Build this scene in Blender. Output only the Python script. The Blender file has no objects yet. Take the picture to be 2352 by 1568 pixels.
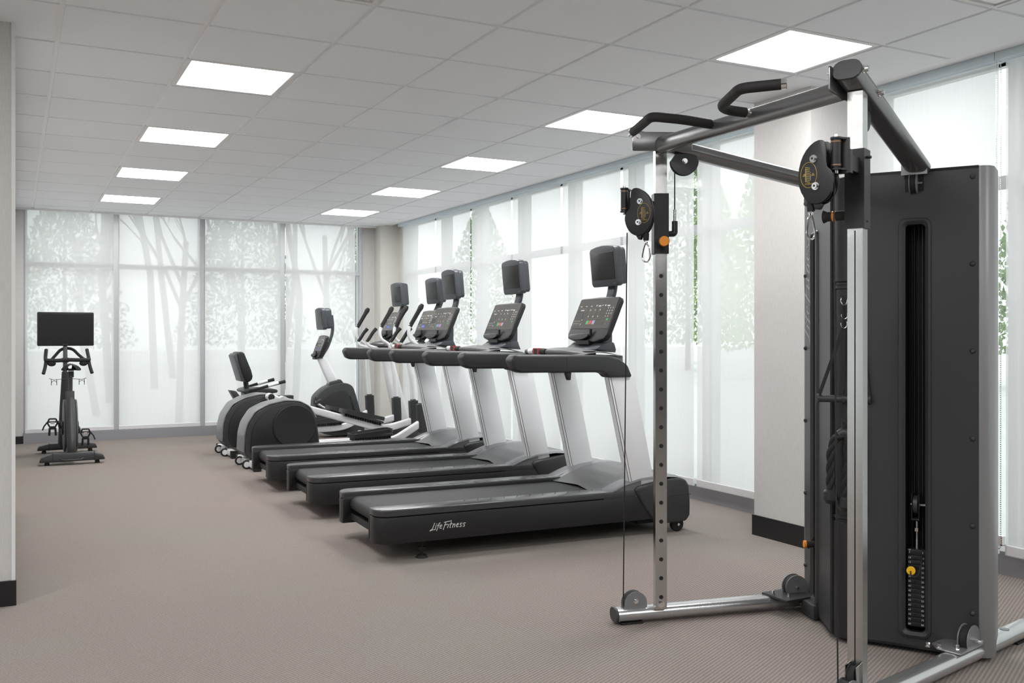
import bpy, bmesh, math, random
from mathutils import Vector, Matrix, Euler
random.seed(7)
PI = math.pi
sc = bpy.context.scene
COL = sc.collection
R = math.radians

# ------------------------------------------------------------------ materials
MATS = {}
def mat(name, col, rough=.5, metal=0., spec=.5, bump=None, var=None, coat=0.):
    m = bpy.data.materials.new(name); m.use_nodes = True
    nt = m.node_tree; b = nt.nodes['Principled BSDF']
    b.inputs['Base Color'].default_value = (*col, 1)
    b.inputs['Roughness'].default_value = rough
    b.inputs['Metallic'].default_value = metal
    b.inputs['Specular IOR Level'].default_value = spec
    if coat:
        b.inputs['Coat Weight'].default_value = coat
        b.inputs['Coat Roughness'].default_value = .1
    tc = nt.nodes.new('ShaderNodeTexCoord')
    if bump:
        sc_, st = bump
        n = nt.nodes.new('ShaderNodeTexNoise'); n.inputs['Scale'].default_value = sc_
        n.inputs['Detail'].default_value = 3
        nt.links.new(tc.outputs['Object'], n.inputs['Vector'])
        bp = nt.nodes.new('ShaderNodeBump'); bp.inputs['Strength'].default_value = st
        bp.inputs['Distance'].default_value = .002
        nt.links.new(n.outputs['Fac'], bp.inputs['Height'])
        nt.links.new(bp.outputs['Normal'], b.inputs['Normal'])
    if var:
        sc_, am = var
        n = nt.nodes.new('ShaderNodeTexNoise'); n.inputs['Scale'].default_value = sc_
        nt.links.new(tc.outputs['Object'], n.inputs['Vector'])
        mx = nt.nodes.new('ShaderNodeMix'); mx.data_type = 'RGBA'
        mx.inputs[6].default_value = (*[c * (1 - am) for c in col], 1)
        mx.inputs[7].default_value = (*[min(1, c * (1 + am)) for c in col], 1)
        nt.links.new(n.outputs['Fac'], mx.inputs[0])
        nt.links.new(mx.outputs[2], b.inputs['Base Color'])
    MATS[name] = m
    return m

BLACK = mat('black_plastic', (.012, .012, .013), .42, bump=(400, .15))
BLACK2 = mat('soft_black', (.012, .012, .013), .6)
RUBBER = mat('rubber', (.012, .011, .011), .72, bump=(300, .3))
CHAR = mat('charcoal_plastic', (.032, .033, .035), .42, bump=(500, .15))
SLATE = mat('slate_plastic', (.06, .067, .078), .4)
GREYP = mat('grey_hood_plastic', (.12, .12, .125), .42, bump=(500, .1))
BAND = mat('grey_satin_band', (.22, .22, .23), .36, .4)
SILVER = mat('silver_paint', (.86, .87, .89), .42, .2)
SILVERD = mat('silver_edge', (.14, .137, .13), .45, .1)
WHITEM = mat('white_enamel', (.78, .78, .79), .3, .1)
CHROME = mat('chrome', (.82, .82, .82), .08, 1., var=(30, .06))
NICKEL = mat('brushed_nickel', (.57, .57, .56), .15, 1., bump=(900, .1))
FRAME = mat('gunmetal_frame', (.25, .252, .255), .27, .8)
LEG = mat('silver_leg', (.55, .555, .56), .24, .8)
SHROUD = mat('tower_shroud', (.046, .046, .048), .42, .3, bump=(900, .12))
SHROUDE = mat('tower_edge', (.27, .27, .275), .42, .4)
DARK = mat('slot_interior', (.004, .004, .005), .6)
SCREEN = mat('screen_glass', (.008, .008, .009), .28)
BELT = mat('running_belt', (.018, .018, .019), .58, bump=(600, .35))
PANELP = mat('display_panel', (.1, .094, .084), .26, .1)
MARK = mat('white_print', (.75, .75, .73), .5)
MARKD = mat('grey_print', (.2, .195, .18), .5)
GREEN = mat('green_button', (.05, .42, .12), .4)
RED = mat('red_button', (.6, .04, .05), .4)
LILAC = mat('lilac_button', (.35, .36, .55), .4)
BLUEB = mat('blue_button', (.05, .12, .6), .4)
TEAL = mat('teal_button', (.03, .5, .5), .4)
PINK = mat('magenta_button', (.6, .08, .45), .4)
ORANGE = mat('orange_knob', (.8, .27, .015), .4)
YELLOW = mat('yellow_knob', (.9, .5, .01), .35)
YELP = mat('yellow_print', (.62, .42, .06), .5)
BRONZE = mat('bronze_washer', (.35, .2, .12), .35, .8)
GREYPUL = mat('grey_pulley_cover', (.22, .225, .235), .4, .3)
DARKPUL = mat('dark_pulley_cover', (.075, .075, .08), .42, .2)
ALU = mat('aluminium_frame', (.5, .51, .53), .42, .3)
ALUG = mat('blind_cassette', (.62, .71, .76), .5, .0)
ALUD = mat('grey_aluminium', (.33, .33, .35), .45, .3)
WHITEP = mat('white_paint', (.8, .8, .79), .6)
BASEB = mat('black_baseboard', (.012, .012, .013), .4)
TRIMW = mat('ceiling_grid_paint', (.9, .9, .9), .5)
BARK = mat('bark', (.16, .13, .11), .9)
LEAF = mat('foliage', (.34, .46, .16), .8, var=(1.3, .5))
LEAFD = mat('dark_foliage', (.2, .3, .14), .8, var=(1.0, .5))
ASPH = mat('pale_asphalt', (.6, .6, .6), .9, var=(.6, .12))

RAIL = mat('foot_rail_satin', (.06, .06, .063), .27, .2)
def wall_mat(name, col):
    m = mat(name, col, .75)
    nt = m.node_tree; b = nt.nodes['Principled BSDF']
    tc = nt.nodes.new('ShaderNodeTexCoord'); mp = nt.nodes.new('ShaderNodeMapping')
    mp.inputs['Scale'].default_value = (260, 260, 18)
    n = nt.nodes.new('ShaderNodeTexNoise'); n.inputs['Scale'].default_value = 1.; n.inputs['Detail'].default_value = 3
    nt.links.new(tc.outputs['Object'], mp.inputs[0]); nt.links.new(mp.outputs[0], n.inputs['Vector'])
    mx = nt.nodes.new('ShaderNodeMix'); mx.data_type = 'RGBA'
    mx.inputs[6].default_value = (*[c * .84 for c in col], 1); mx.inputs[7].default_value = (*[min(1, c * 1.12) for c in col], 1)
    nt.links.new(n.outputs['Fac'], mx.inputs[0]); nt.links.new(mx.outputs[2], b.inputs['Base Color'])
    bp = nt.nodes.new('ShaderNodeBump'); bp.inputs['Strength'].default_value = .35; bp.inputs['Distance'].default_value = .001
    nt.links.new(n.outputs['Fac'], bp.inputs['Height']); nt.links.new(bp.outputs['Normal'], b.inputs['Normal'])
    return m
WALLP = wall_mat('wallcovering', (.62, .605, .59))
WALLD = wall_mat('dark_wallcovering', (.09, .088, .085))
WALLC = wall_mat('cream_wallcovering', (.66, .645, .6))

def tile_mat():
    m = mat('ceiling_tile', (.62, .62, .615), .9)
    nt = m.node_tree; b = nt.nodes['Principled BSDF']
    tc = nt.nodes.new('ShaderNodeTexCoord')
    n = nt.nodes.new('ShaderNodeTexNoise'); n.inputs['Scale'].default_value = 230; n.inputs['Detail'].default_value = 4
    nt.links.new(tc.outputs['Object'], n.inputs['Vector'])
    mx = nt.nodes.new('ShaderNodeMix'); mx.data_type = 'RGBA'
    mx.inputs[6].default_value = (.77, .79, .81, 1); mx.inputs[7].default_value = (.94, .96, .98, 1)
    nt.links.new(n.outputs['Fac'], mx.inputs[0]); nt.links.new(mx.outputs[2], b.inputs['Base Color'])
    bp = nt.nodes.new('ShaderNodeBump'); bp.inputs['Strength'].default_value = .3; bp.inputs['Distance'].default_value = .001
    nt.links.new(n.outputs['Fac'], bp.inputs['Height']); nt.links.new(bp.outputs['Normal'], b.inputs['Normal'])
    return m
TILE = tile_mat()

def carpet_mat():
    m = mat('carpet', (.3, .27, .25), .95, spec=.15)
    nt = m.node_tree; b = nt.nodes['Principled BSDF']; L = nt.links.new
    tc = nt.nodes.new('ShaderNodeTexCoord')
    mp = nt.nodes.new('ShaderNodeMapping'); mp.inputs['Rotation'].default_value = (0, 0, R(63))
    L(tc.outputs['Object'], mp.inputs[0])
    w = nt.nodes.new('ShaderNodeTexWave'); w.inputs["Scale"].default_value = 21; w.inputs["Distortion"].default_value = 3.5
    w.inputs['Detail'].default_value = 2; w.inputs['Detail Scale'].default_value = 12
    L(mp.outputs[0], w.inputs['Vector'])
    n1 = nt.nodes.new('ShaderNodeTexNoise'); n1.inputs['Scale'].default_value = 240; n1.inputs['Detail'].default_value = 3
    L(tc.outputs['Object'], n1.inputs['Vector'])
    n2 = nt.nodes.new('ShaderNodeTexNoise'); n2.inputs['Scale'].default_value = .9; n2.inputs['Detail'].default_value = 3
    L(tc.outputs['Object'], n2.inputs['Vector'])
    a = nt.nodes.new('ShaderNodeMath'); a.operation = 'MULTIPLY_ADD'; a.inputs[1].default_value = .45
    L(w.outputs['Fac'], a.inputs[0]); 
    s = nt.nodes.new('ShaderNodeMath'); s.operation = 'MULTIPLY'; s.inputs[1].default_value = .7
    L(n1.outputs['Fac'], s.inputs[0]); L(s.outputs[0], a.inputs[2])
    cr = nt.nodes.new('ShaderNodeValToRGB')
    cr.color_ramp.elements[0].position = .25; cr.color_ramp.elements[0].color = (.175, .148, .136, 1)
    cr.color_ramp.elements[1].position = .85; cr.color_ramp.elements[1].color = (.34, .297, .277, 1)
    L(a.outputs[0], cr.inputs[0])
    mx = nt.nodes.new('ShaderNodeMix'); mx.data_type = 'RGBA'; mx.blend_type = 'MULTIPLY'; mx.inputs[0].default_value = 1
    cr2 = nt.nodes.new('ShaderNodeValToRGB')
    cr2.color_ramp.elements[0].position = .35; cr2.color_ramp.elements[0].color = (1, .97, .96, 1)
    cr2.color_ramp.elements[1].position = .65; cr2.color_ramp.elements[1].color = (.96, 1, .97, 1)
    L(n2.outputs['Fac'], cr2.inputs[0]); L(cr.outputs[0], mx.inputs[6]); L(cr2.outputs[0], mx.inputs[7])
    L(mx.outputs[2], b.inputs['Base Color'])
    bp = nt.nodes.new('ShaderNodeBump'); bp.inputs['Strength'].default_value = .5; bp.inputs['Distance'].default_value = .003
    L(a.outputs[0], bp.inputs['Height']); L(bp.outputs['Normal'], b.inputs['Normal'])
    return m
CARPET = carpet_mat()

def emit_mat(name, col, s):
    m = bpy.data.materials.new(name); m.use_nodes = True; nt = m.node_tree; nt.nodes.clear()
    e = nt.nodes.new('ShaderNodeEmission'); e.inputs[0].default_value = (*col, 1); e.inputs[1].default_value = s
    o = nt.nodes.new('ShaderNodeOutputMaterial'); nt.links.new(e.outputs[0], o.inputs[0]); return m
LAMP = emit_mat('lamp_diffuser', (1, .995, .99), 25.5)

def shade_mat(nm, tr_):
    m = bpy.data.materials.new(nm); m.use_nodes = True; nt = m.node_tree; nt.nodes.clear(); L = nt.links.new
    tc = nt.nodes.new('ShaderNodeTexCoord')
    mp = nt.nodes.new('ShaderNodeMapping'); mp.inputs['Scale'].default_value = (120, 120, 3)
    L(tc.outputs['Object'], mp.inputs[0])
    n = nt.nodes.new('ShaderNodeTexNoise'); n.inputs['Scale'].default_value = 1; n.inputs['Detail'].default_value = 2
    L(mp.outputs[0], n.inputs['Vector'])
    cr = nt.nodes.new('ShaderNodeMapRange'); cr.inputs[3].default_value = .84; cr.inputs[4].default_value = .98
    L(n.outputs['Fac'], cr.inputs[0])
    c = nt.nodes.new('ShaderNodeCombineColor')
    for i in range(3): L(cr.outputs[0], c.inputs[i])
    tr = nt.nodes.new('ShaderNodeBsdfTranslucent'); L(c.outputs[0], tr.inputs[0])
    df = nt.nodes.new('ShaderNodeBsdfDiffuse'); df.inputs[0].default_value = (.82, .82, .82, 1)
    tp = nt.nodes.new('ShaderNodeBsdfTransparent')
    m1 = nt.nodes.new('ShaderNodeMixShader'); m1.inputs[0].default_value = .5; L(df.outputs[0], m1.inputs[1]); L(tr.outputs[0], m1.inputs[2])
    m2 = nt.nodes.new('ShaderNodeMixShader'); m2.inputs[0].default_value = tr_; L(m1.outputs[0], m2.inputs[1]); L(tp.outputs[0], m2.inputs[2])
    o = nt.nodes.new('ShaderNodeOutputMaterial'); L(m2.outputs[0], o.inputs[0]); return m
FABRIC = shade_mat('shade_fabric', .14); FABRICO = shade_mat('open_weave_shade_fabric', .24)
def glass_mat():
    m = bpy.data.materials.new('window_glass'); m.use_nodes = True; nt = m.node_tree; nt.nodes.clear(); L = nt.links.new
    g = nt.nodes.new('ShaderNodeBsdfGlossy'); g.inputs['Roughness'].default_value = 0
    tp = nt.nodes.new('ShaderNodeBsdfTransparent'); tp.inputs[0].default_value = (.93, .96, .95, 1)
    m2 = nt.nodes.new('ShaderNodeMixShader'); m2.inputs[0].default_value = .06; L(tp.outputs[0], m2.inputs[1]); L(g.outputs[0], m2.inputs[2])
    o = nt.nodes.new('ShaderNodeOutputMaterial'); L(m2.outputs[0], o.inputs[0]); return m
GLASS = glass_mat()

# ------------------------------------------------------------------ mesh builder
def V(*a): return Vector(a)
class MB:
    def __init__(s): s.bm = bmesh.new(); s.mi = 0
    def _fin(s, faces):
        for f in faces: f.material_index = s.mi; f.smooth = True
    def _bev(s, faces, w, seg=2, ang=30):
        if w <= 0: s._fin(faces); return
        es = set()
        for f in faces:
            for e in f.edges:
                if len(e.link_faces) == 2 and e.calc_face_angle(0) > R(ang): es.add(e)
        vs = {v for f in faces for v in f.verts}
        r = bmesh.ops.bevel(s.bm, geom=list(es), offset=w, segments=seg, affect='EDGES', profile=.5, clamp_overlap=True)
        s._fin(r['faces'])
        s._fin([f for f in faces if f.is_valid])
    def box(s, c, sz, bev=0., rot=None, seg=2):
        hx, hy, hz = sz[0] / 2, sz[1] / 2, sz[2] / 2
        M = Matrix.Translation(c)
        if rot is not None:
            M = M @ (rot.to_matrix().to_4x4() if isinstance(rot, Euler) else rot)
        vs = [s.bm.verts.new(M @ Vector((x * hx, y * hy, z * hz))) for x in (-1, 1) for y in (-1, 1) for z in (-1, 1)]
        F = [(0, 1, 3, 2), (4, 6, 7, 5), (0, 4, 5, 1), (2, 3, 7, 6), (0, 2, 6, 4), (1, 5, 7, 3)]
        fs = [s.bm.faces.new([vs[i] for i in f]) for f in F]
        s._bev(fs, bev, seg); return s
    def b2(s, a, b, bev=0., seg=2):   # corner to corner
        return s.box([(a[i] + b[i]) / 2 for i in range(3)], [abs(a[i] - b[i]) for i in range(3)], bev, None, seg)
    def prism(s, poly, ax, a, b, bev=0., seg=2, ang=30):
        # poly in the two other axes (order: xyz minus ax), extruded a..b along ax
        def P(p, t):
            q = list(p); q.insert(ax, t); return q
        v0 = [s.bm.verts.new(P(p, a)) for p in poly]; v1 = [s.bm.verts.new(P(p, b)) for p in poly]
        n = len(poly); fs = [s.bm.faces.new(v0), s.bm.faces.new(v1[::-1])]
        for i in range(n): fs.append(s.bm.faces.new([v0[(i + 1) % n], v0[i], v1[i], v1[(i + 1) % n]]))
        bmesh.ops.recalc_face_normals(s.bm, faces=fs)
        s._bev(fs, bev, seg, ang); return s
    def plate(s, poly, O, U, W, t, bev=0.):
        # polygon (a,b) in plane O + a U + b W, thickness t along U x W (centred)
        O, U, W = Vector(O), Vector(U).normalized(), Vector(W).normalized(); N = U.cross(W)
        v0 = [s.bm.verts.new(O + U * a + W * b - N * t / 2) for a, b in poly]
        v1 = [s.bm.verts.new(O + U * a + W * b + N * t / 2) for a, b in poly]
        n = len(poly); fs = [s.bm.faces.new(v0), s.bm.faces.new(v1[::-1])]
        for i in range(n): fs.append(s.bm.faces.new([v0[(i + 1) % n], v0[i], v1[i], v1[(i + 1) % n]]))
        bmesh.ops.recalc_face_normals(s.bm, faces=fs)
        s._bev(fs, bev); return s
    def tube(s, pts, r, seg=12, rnd=0., cap=True, sec=None, up=None):
        # swept tube; r number or list; sec optional 2d section list (unit), rnd rounds corners
        pts = [Vector(p) for p in pts]
        rs = r if isinstance(r, (list, tuple)) else [r] * len(pts)
        if rnd > 0 and len(pts) > 2:
            q, rr = [pts[0]], [rs[0]]
            for i in range(1, len(pts) - 1):
                a, b, c = pts[i - 1], pts[i], pts[i + 1]
                d = min(rnd, (a - b).length * .49, (c - b).length * .49)
                p0 = b + (a - b).normalized() * d; p1 = b + (c - b).normalized() * d
                for k in range(6):
                    t = k / 5; q.append(p0 * (1 - t) ** 2 + b * 2 * t * (1 - t) + p1 * t * t); rr.append(rs[i])
            q.append(pts[-1]); rr.append(rs[-1]); pts, rs = q, rr
        if sec is None: sec = [(math.cos(2 * PI * k / seg), math.sin(2 * PI * k / seg)) for k in range(seg)]
        n = len(sec); rings = []
        T = [(pts[min(i + 1, len(pts) - 1)] - pts[max(i - 1, 0)]).normalized() for i in range(len(pts))]
        u = Vector(up) if up else (Vector((0, 0, 1)) if abs(T[0].z) < .9 else Vector((0, 1, 0)))
        for i, p in enumerate(pts):
            t = T[i]; u = (u - t * u.dot(t)).normalized(); w = t.cross(u)
            rings.append([s.bm.verts.new(p + (w * a + u * b) * rs[i]) for a, b in sec])
        fs = []
        for i in range(len(rings) - 1):
            for k in range(n): fs.append(s.bm.faces.new([rings[i][k], rings[i][(k + 1) % n], rings[i + 1][(k + 1) % n], rings[i + 1][k]]))
        if cap: fs.append(s.bm.faces.new(rings[0][::-1])); fs.append(s.bm.faces.new(rings[-1]))
        bmesh.ops.recalc_face_normals(s.bm, faces=fs)
        s._fin(fs); return s
    def cyl(s, a, b, r, seg=20, r2=None, bev=0.):
        a, b = Vector(a), Vector(b)
        if bev:
            d = (b - a).normalized()
            return s.tube([a, a + d * bev, b - d * bev, b], [r - bev, r, (r2 or r), (r2 or r) - bev], seg)
        return s.tube([a, b], [r, r2 if r2 is not None else r], seg)
    def ring(s, c, U, W, ra, rb, r, seg=28, a0=0, a1=2 * PI, ts=8):
        c, U, W = Vector(c), Vector(U), Vector(W)
        pts = [c + U * ra * math.cos(a0 + (a1 - a0) * k / seg) + W * rb * math.sin(a0 + (a1 - a0) * k / seg) for k in range(seg + 1)]
        return s.tube(pts, r, ts, up=tuple(U.cross(W)))
    def ball(s, c, r, sc_=(1, 1, 1), seg=16):
        m = Matrix.Translation(c) @ Matrix.Diagonal((r * sc_[0], r * sc_[1], r * sc_[2], 1))
        q = bmesh.ops.create_uvsphere(s.bm, u_segments=seg, v_segments=seg // 2, radius=1, matrix=m)
        s._fin({f for v in q['verts'] for f in v.link_faces}); return s
    def grid(s, fn, nu, nv):
        vs = [[s.bm.verts.new(fn(i / nu, j / nv)) for j in range(nv + 1)] for i in range(nu + 1)]
        fs = [s.bm.faces.new([vs[i][j], vs[i + 1][j], vs[i + 1][j + 1], vs[i][j + 1]]) for i in range(nu) for j in range(nv)]
        s._fin(fs); return fs
    def strokes(s, polys, O, U, W, size, w, t=.0012, sh=0., xs=1.):
        # flat lettering strokes
        O, U, W = Vector(O), Vector(U).normalized(), Vector(W).normalized()
        for pl in polys:
            q = [(a * size * xs + sh * b * size, b * size) for a, b in pl]
            for (a0, b0), (a1, b1) in zip(q, q[1:]):
                d = Vector((a1 - a0, b1 - b0)); l = d.length
                if l < 1e-6: continue
                d /= l; n = Vector((-d.y, d.x)) * w / 2; e = d * w * .35
                P = [(a0 - e.x + n.x, b0 - e.y + n.y), (a1 + e.x + n.x, b1 + e.y + n.y), (a1 + e.x - n.x, b1 + e.y - n.y), (a0 - e.x - n.x, b0 - e.y - n.y)]
                s.plate(P, O, U, W, t)
        return s
    def text(s, txt, O, U, W, size, t=.0008):
        cu = bpy.data.curves.new('t', 'FONT'); cu.body = txt; cu.size = size; cu.align_x = 'CENTER'; cu.align_y = 'CENTER'; cu.extrude = t / 2
        cu.resolution_u = 2
        ob = bpy.data.objects.new('t', cu); COL.objects.link(ob)
        bpy.context.view_layer.update()
        me = bpy.data.meshes.new_from_object(ob)
        U, W = Vector(U).normalized(), Vector(W).normalized(); N = U.cross(W)
        M = Matrix.Translation(O) @ Matrix((U, W, N)).transposed().to_4x4()
        me.transform(M); n0 = len(s.bm.faces); s.bm.from_mesh(me); s.bm.faces.ensure_lookup_table()
        for f in s.bm.faces[n0:]: f.material_index = s.mi
        bpy.data.objects.remove(ob); bpy.data.curves.remove(cu); bpy.data.meshes.remove(me)
        return s

def root_of(o):
    while o.parent: o = o.parent
    return o
def obj(name, mb, mats, parent=None, world=False, ang=35, label=None):
    me = bpy.data.meshes.new(name)
    if world and parent:
        r = root_of(parent); bmesh.ops.transform(mb.bm, matrix=r.matrix_basis.inverted(), verts=mb.bm.verts)
    mb.bm.to_mesh(me); mb.bm.free()
    for m in (mats if isinstance(mats, (list, tuple)) else [mats]): me.materials.append(m)
    me.set_sharp_from_angle(angle=R(ang))
    o = bpy.data.objects.new(name, me); COL.objects.link(o)
    if parent: o.parent = parent
    if label: o['label'] = label
    return o
def tag(o, label, cat, group=None, kind=None):
    o['label'] = label; o['category'] = cat
    if group: o['group'] = group
    if kind: o['kind'] = kind
    return o
def thing(name, label, cat, loc=(0, 0, 0), rz=0, group=None):
    o = bpy.data.objects.new(name, None); COL.objects.link(o); o.location = loc; o.rotation_euler = (0, 0, rz)
    o.empty_display_size = .1
    return tag(o, label, cat, group)
def struct(name, mb, mats, parent=None, ang=35):
    o = obj(name, mb, mats, parent, ang=ang)
    if not parent: o['kind'] = 'structure'
    return o
def copy_tree(o, parent=None):
    c = o.copy(); COL.objects.link(c); c.parent = parent
    for ch in list(o.children): copy_tree(ch, c)
    return c
def stadium(w, h, n=8):   # oval section, width w height h, unit metres
    r = h / 2; a = w / 2 - r; P = []
    for k in range(n + 1): t = -PI / 2 + PI * k / n; P.append((a + r * math.cos(t), r * math.sin(t)))
    for k in range(n + 1): t = PI / 2 + PI * k / n; P.append((-a + r * math.cos(t), r * math.sin(t)))
    return P
def rrect(x0, y0, x1, y1, r, n=5):
    P = []
    for cx, cy, a in ((x1 - r, y0 + r, -PI / 2), (x1 - r, y1 - r, 0), (x0 + r, y1 - r, PI / 2), (x0 + r, y0 + r, PI)):
        for k in range(n + 1): t = a + PI / 2 * k / n; P.append((cx + r * math.cos(t), cy + r * math.sin(t)))
    return P
def smooth_poly(P, it=2):
    for _ in range(it):
        Q = []
        for i in range(len(P)):
            a, b = P[i], P[(i + 1) % len(P)]
            Q.append((a[0] * .75 + b[0] * .25, a[1] * .75 + b[1] * .25)); Q.append((a[0] * .25 + b[0] * .75, a[1] * .25 + b[1] * .75))
        P = Q
    return P
def lerp_tab(tab, x):
    if x <= tab[0][0]: return tab[0][1]
    for (a, b), (c, d) in zip(tab, tab[1:]):
        if x <= c: 
            t = (x - a) / (c - a); t = t * t * (3 - 2 * t) * .5 + t * .5
            return b + (d - b) * t
    return tab[-1][1]
_e = [(.78, .32), (1., .42), (1., .6), (.86, .62), (.75, .32), (.82, .03), (1.02, .1)]
_s = [(.3, .58), (.1, .62), (.04, .42), (.2, .26), (.17, .03), (-.02, .06)]
SCRIPT = [[(.34, 1.), (.12, .1), (-.2, -.22)], [(-.2, -.22), (.1, -.1), (.5, -.06)], [(.48, .6), (.4, .05)], [(.52, .8), (.54, .85)],
          [(.92, .98), (.76, .85), (.62, 0), (.52, -.28)], [(.56, .56), (.86, .6)], _e,
          [(1.5, 1.02), (1.34, .4), (1.22, -.22)], [(1.26, .98), (1.7, 1.08), (2.2, 1.14)], [(1.34, .54), (1.72, .62)], [(1.8, .58), (1.7, .03)],
          [(2.1, .95), (1.96, .06), (2.06, .02)], [(1.9, .6), (2.26, .66)], [(2.32, .6), (2.22, .02)], [(2.27, .35), (2.46, .6), (2.56, .5), (2.48, .04)],
          [(a + 1.9, b) for a, b in _e], [(a + 3.02, b) for a, b in _s], [(a + 3.38, b) for a, b in _s]]

_dx = [0, 0, .08, .08, .14, .14, .3, .32, .32, .32, .38, .42, .42, .5, .5, .58, .66, .74]
SCRIPT = [[(a + d, b) for a, b in pl] for pl, d in zip(SCRIPT, _dx)]

# ------------------------------------------------------------------ camera
HC = 1.25; HT = 2.697
cam = bpy.data.cameras.new('camera'); co = bpy.data.objects.new('camera', cam); COL.objects.link(co)
cam.sensor_width = 36; cam.lens = 2207 / 2352 * 36; cam.shift_y = -17 / 2352; cam.clip_start = .05; cam.clip_end = 300
co.location = (0, 0, HC); co.rotation_euler = (PI / 2, 0, -.4778)
sc.camera = co
sc.view_settings.view_transform = 'Standard'; sc.view_settings.look = 'None'; sc.view_settings.gamma = 1
sc.view_settings.use_curve_mapping = False; sc.view_settings.exposure = 0.12
w = bpy.data.worlds.new('overcast_sky'); sc.world = w; w.use_nodes = True
w.node_tree.nodes['Background'].inputs[0].default_value = (.97, .98, 1, 1)
w.node_tree.nodes['Background'].inputs[1].default_value = 1.86

# ------------------------------------------------------------------ room shell
FY = 12.30      # far shade plane
m = MB(); m.b2((-3.6, -2.6, -.1), (4.75, 12.55, 0)); struct('floor', m, CARPET)
# ceiling: T grid and drop tiles, lamps fill some cells
GX0, GY0, GP = -.4229, 4.6256, .6096
lampcells = [(2, j) for j in (1, 4, 7, 10)] + [(6, j) for j in (-2, 1, 4, 7, 10)] + [(2, -5), (2, -8), (6, -8), (6, -11), (-2, -2), (-2, -5), (-2, -8), (2, -11)]  # the last list holds unseen lights added to brighten the room
ventcells = [(2, -2), (6, -4)]
m = MB()
m.b2((-3.6, -2.6, HT), (4.47, 12.31, HT + .12))
m.mi = 1
def Zt(): return HT - .0095
for i in range(-6, 8):
    for j in range(-13, 13):
        if (i, j) in lampcells or (i, j) in ventcells: continue
        x0, x1 = GX0 + i * GP + .012, GX0 + (i + 1) * GP - .012
        y0, y1 = GY0 + j * GP + .012, GY0 + (j + 1) * GP - .012
        x0 = max(x0, -3.59); x1 = min(x1, 4.345); y0 = max(y0, -2.59); y1 = min(y1, 12.26)
        if x1 - x0 < .03 or y1 - y0 < .03: continue
        m.b2((x0, y0, Zt()), (x1, y1, HT + .002))
struct('ceiling', m, [TRIMW, TILE])
m = MB(); m.b2((-.02, 12.262, HT - .03), (4.375, 12.28, HT + .001)); struct('trim_1', m, TRIMW)
m = MB(); m.b2((4.356, -2.6, HT - .004), (4.372, 12.27, HT + .001)); struct('trim_2', m, TRIMW)
def panel_light(i, j, k):
    x0, y0 = GX0 + i * GP, GY0 + j * GP
    t = thing('ceiling_light', LIGHTLAB[k], 'ceiling light', (x0 + GP / 2, y0 + GP / 2, HT), 0, 'flat square lights in the tiled ceiling')
    h = GP / 2 - .006; f = h - .028
    m = MB()
    for a, b in (((-h, -h), (h, -f)), ((-h, f), (h, h)), ((-h, -f), (-f, f)), ((f, -f), (h, f))): m.b2((*a, -.008), (*b, .002))
    obj('frame', m, WHITEP, t)
    m = MB(); m.b2((-f, -f, -.004), (f, f, 0)); obj('diffuser', m, LAMP, t)
LIGHTLAB = ['glowing square ceiling light nearest the camera in the left row', 'glowing square ceiling light second from camera in the left row',
            'glowing square ceiling light third from camera in the left row', 'glowing square ceiling light farthest in the left row, by the far windows',
            'big glowing square ceiling light in right row, above the pull-up handles', 'glowing square ceiling light in right row behind the bent pull-up handle',
            'glowing square ceiling light in the middle of right row, above the treadmills', 'glowing square ceiling light second farthest in the right row',
            'glowing square ceiling light farthest in the right row, by the far corner'] + ['glowing square ceiling light behind the camera'] * 8
for k, (i, j) in enumerate(lampcells): panel_light(i, j, k)
for (i, j), lb in zip(ventcells, ('white framed ceiling panel cut by the top edge, left of centre', 'white framed ceiling panel cut by the top edge, at the right corner')):
    x0, y0 = GX0 + i * GP, GY0 + j * GP
    t = thing('ceiling_vent', lb, 'ceiling vent', (x0 + GP / 2, y0 + GP / 2, HT), 0, 'white ceiling vents')
    h = GP / 2 - .006; f = h - .02; m = MB()
    for a, b in (((-h, -h), (h, -f)), ((-h, f), (h, h)), ((-h, -f), (-f, f)), ((f, -f), (h, f))): m.b2((*a, -.01), (*b, .002))
    obj('frame', m, WHITEP, t)
    m = MB(); m.b2((-f + .015, -f + .015, -.006), (f - .015, f - .015, -.002), .001); m.b2((-f, -f, -.001), (f, f, .001)); obj('face_plate', m, WHITEM, t)

# left walls
m = MB(); m.b2((-3.7, 5.0, 0), (-.004, 5.2, HT + .1)); m.b2((-.2, 5.2, 0), (-.004, 12.5, HT + .1)); struct('wall_left', m, WALLP)
m = MB(); m.b2((-.012, 4.994, .11), (.004, 5.03, HT)); struct('trim_3', m, WHITEP)
m = MB(); m.b2((-3.6, 4.985, 0), (.008, 5.0, .115), .003); m.b2((-.004, 5.0, 0), (.006, 7.5, .1), .002); struct('baseboard_left', m, BASEB)
m = MB(); m.b2((-3.75, -2.7, 0), (-3.65, .2, HT + .1)); m.b2((-3.75, 3.8, 0), (-3.65, 5.0, HT + .1)); struct('wall_west', m, WALLP)
m = MB(); m.b2((-3.8, -2.6, -.1), (-3.6, 5.0, 0)); m.b2((-3.8, -2.6, HT + .1), (-3.6, 5.0, HT + .2)); struct('trim_5', m, WHITEP)
m = MB(); m.b2((-3.7, -2.8, 0), (4.8, -2.6, HT + .1)); struct('wall_back', m, WALLD)
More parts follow.
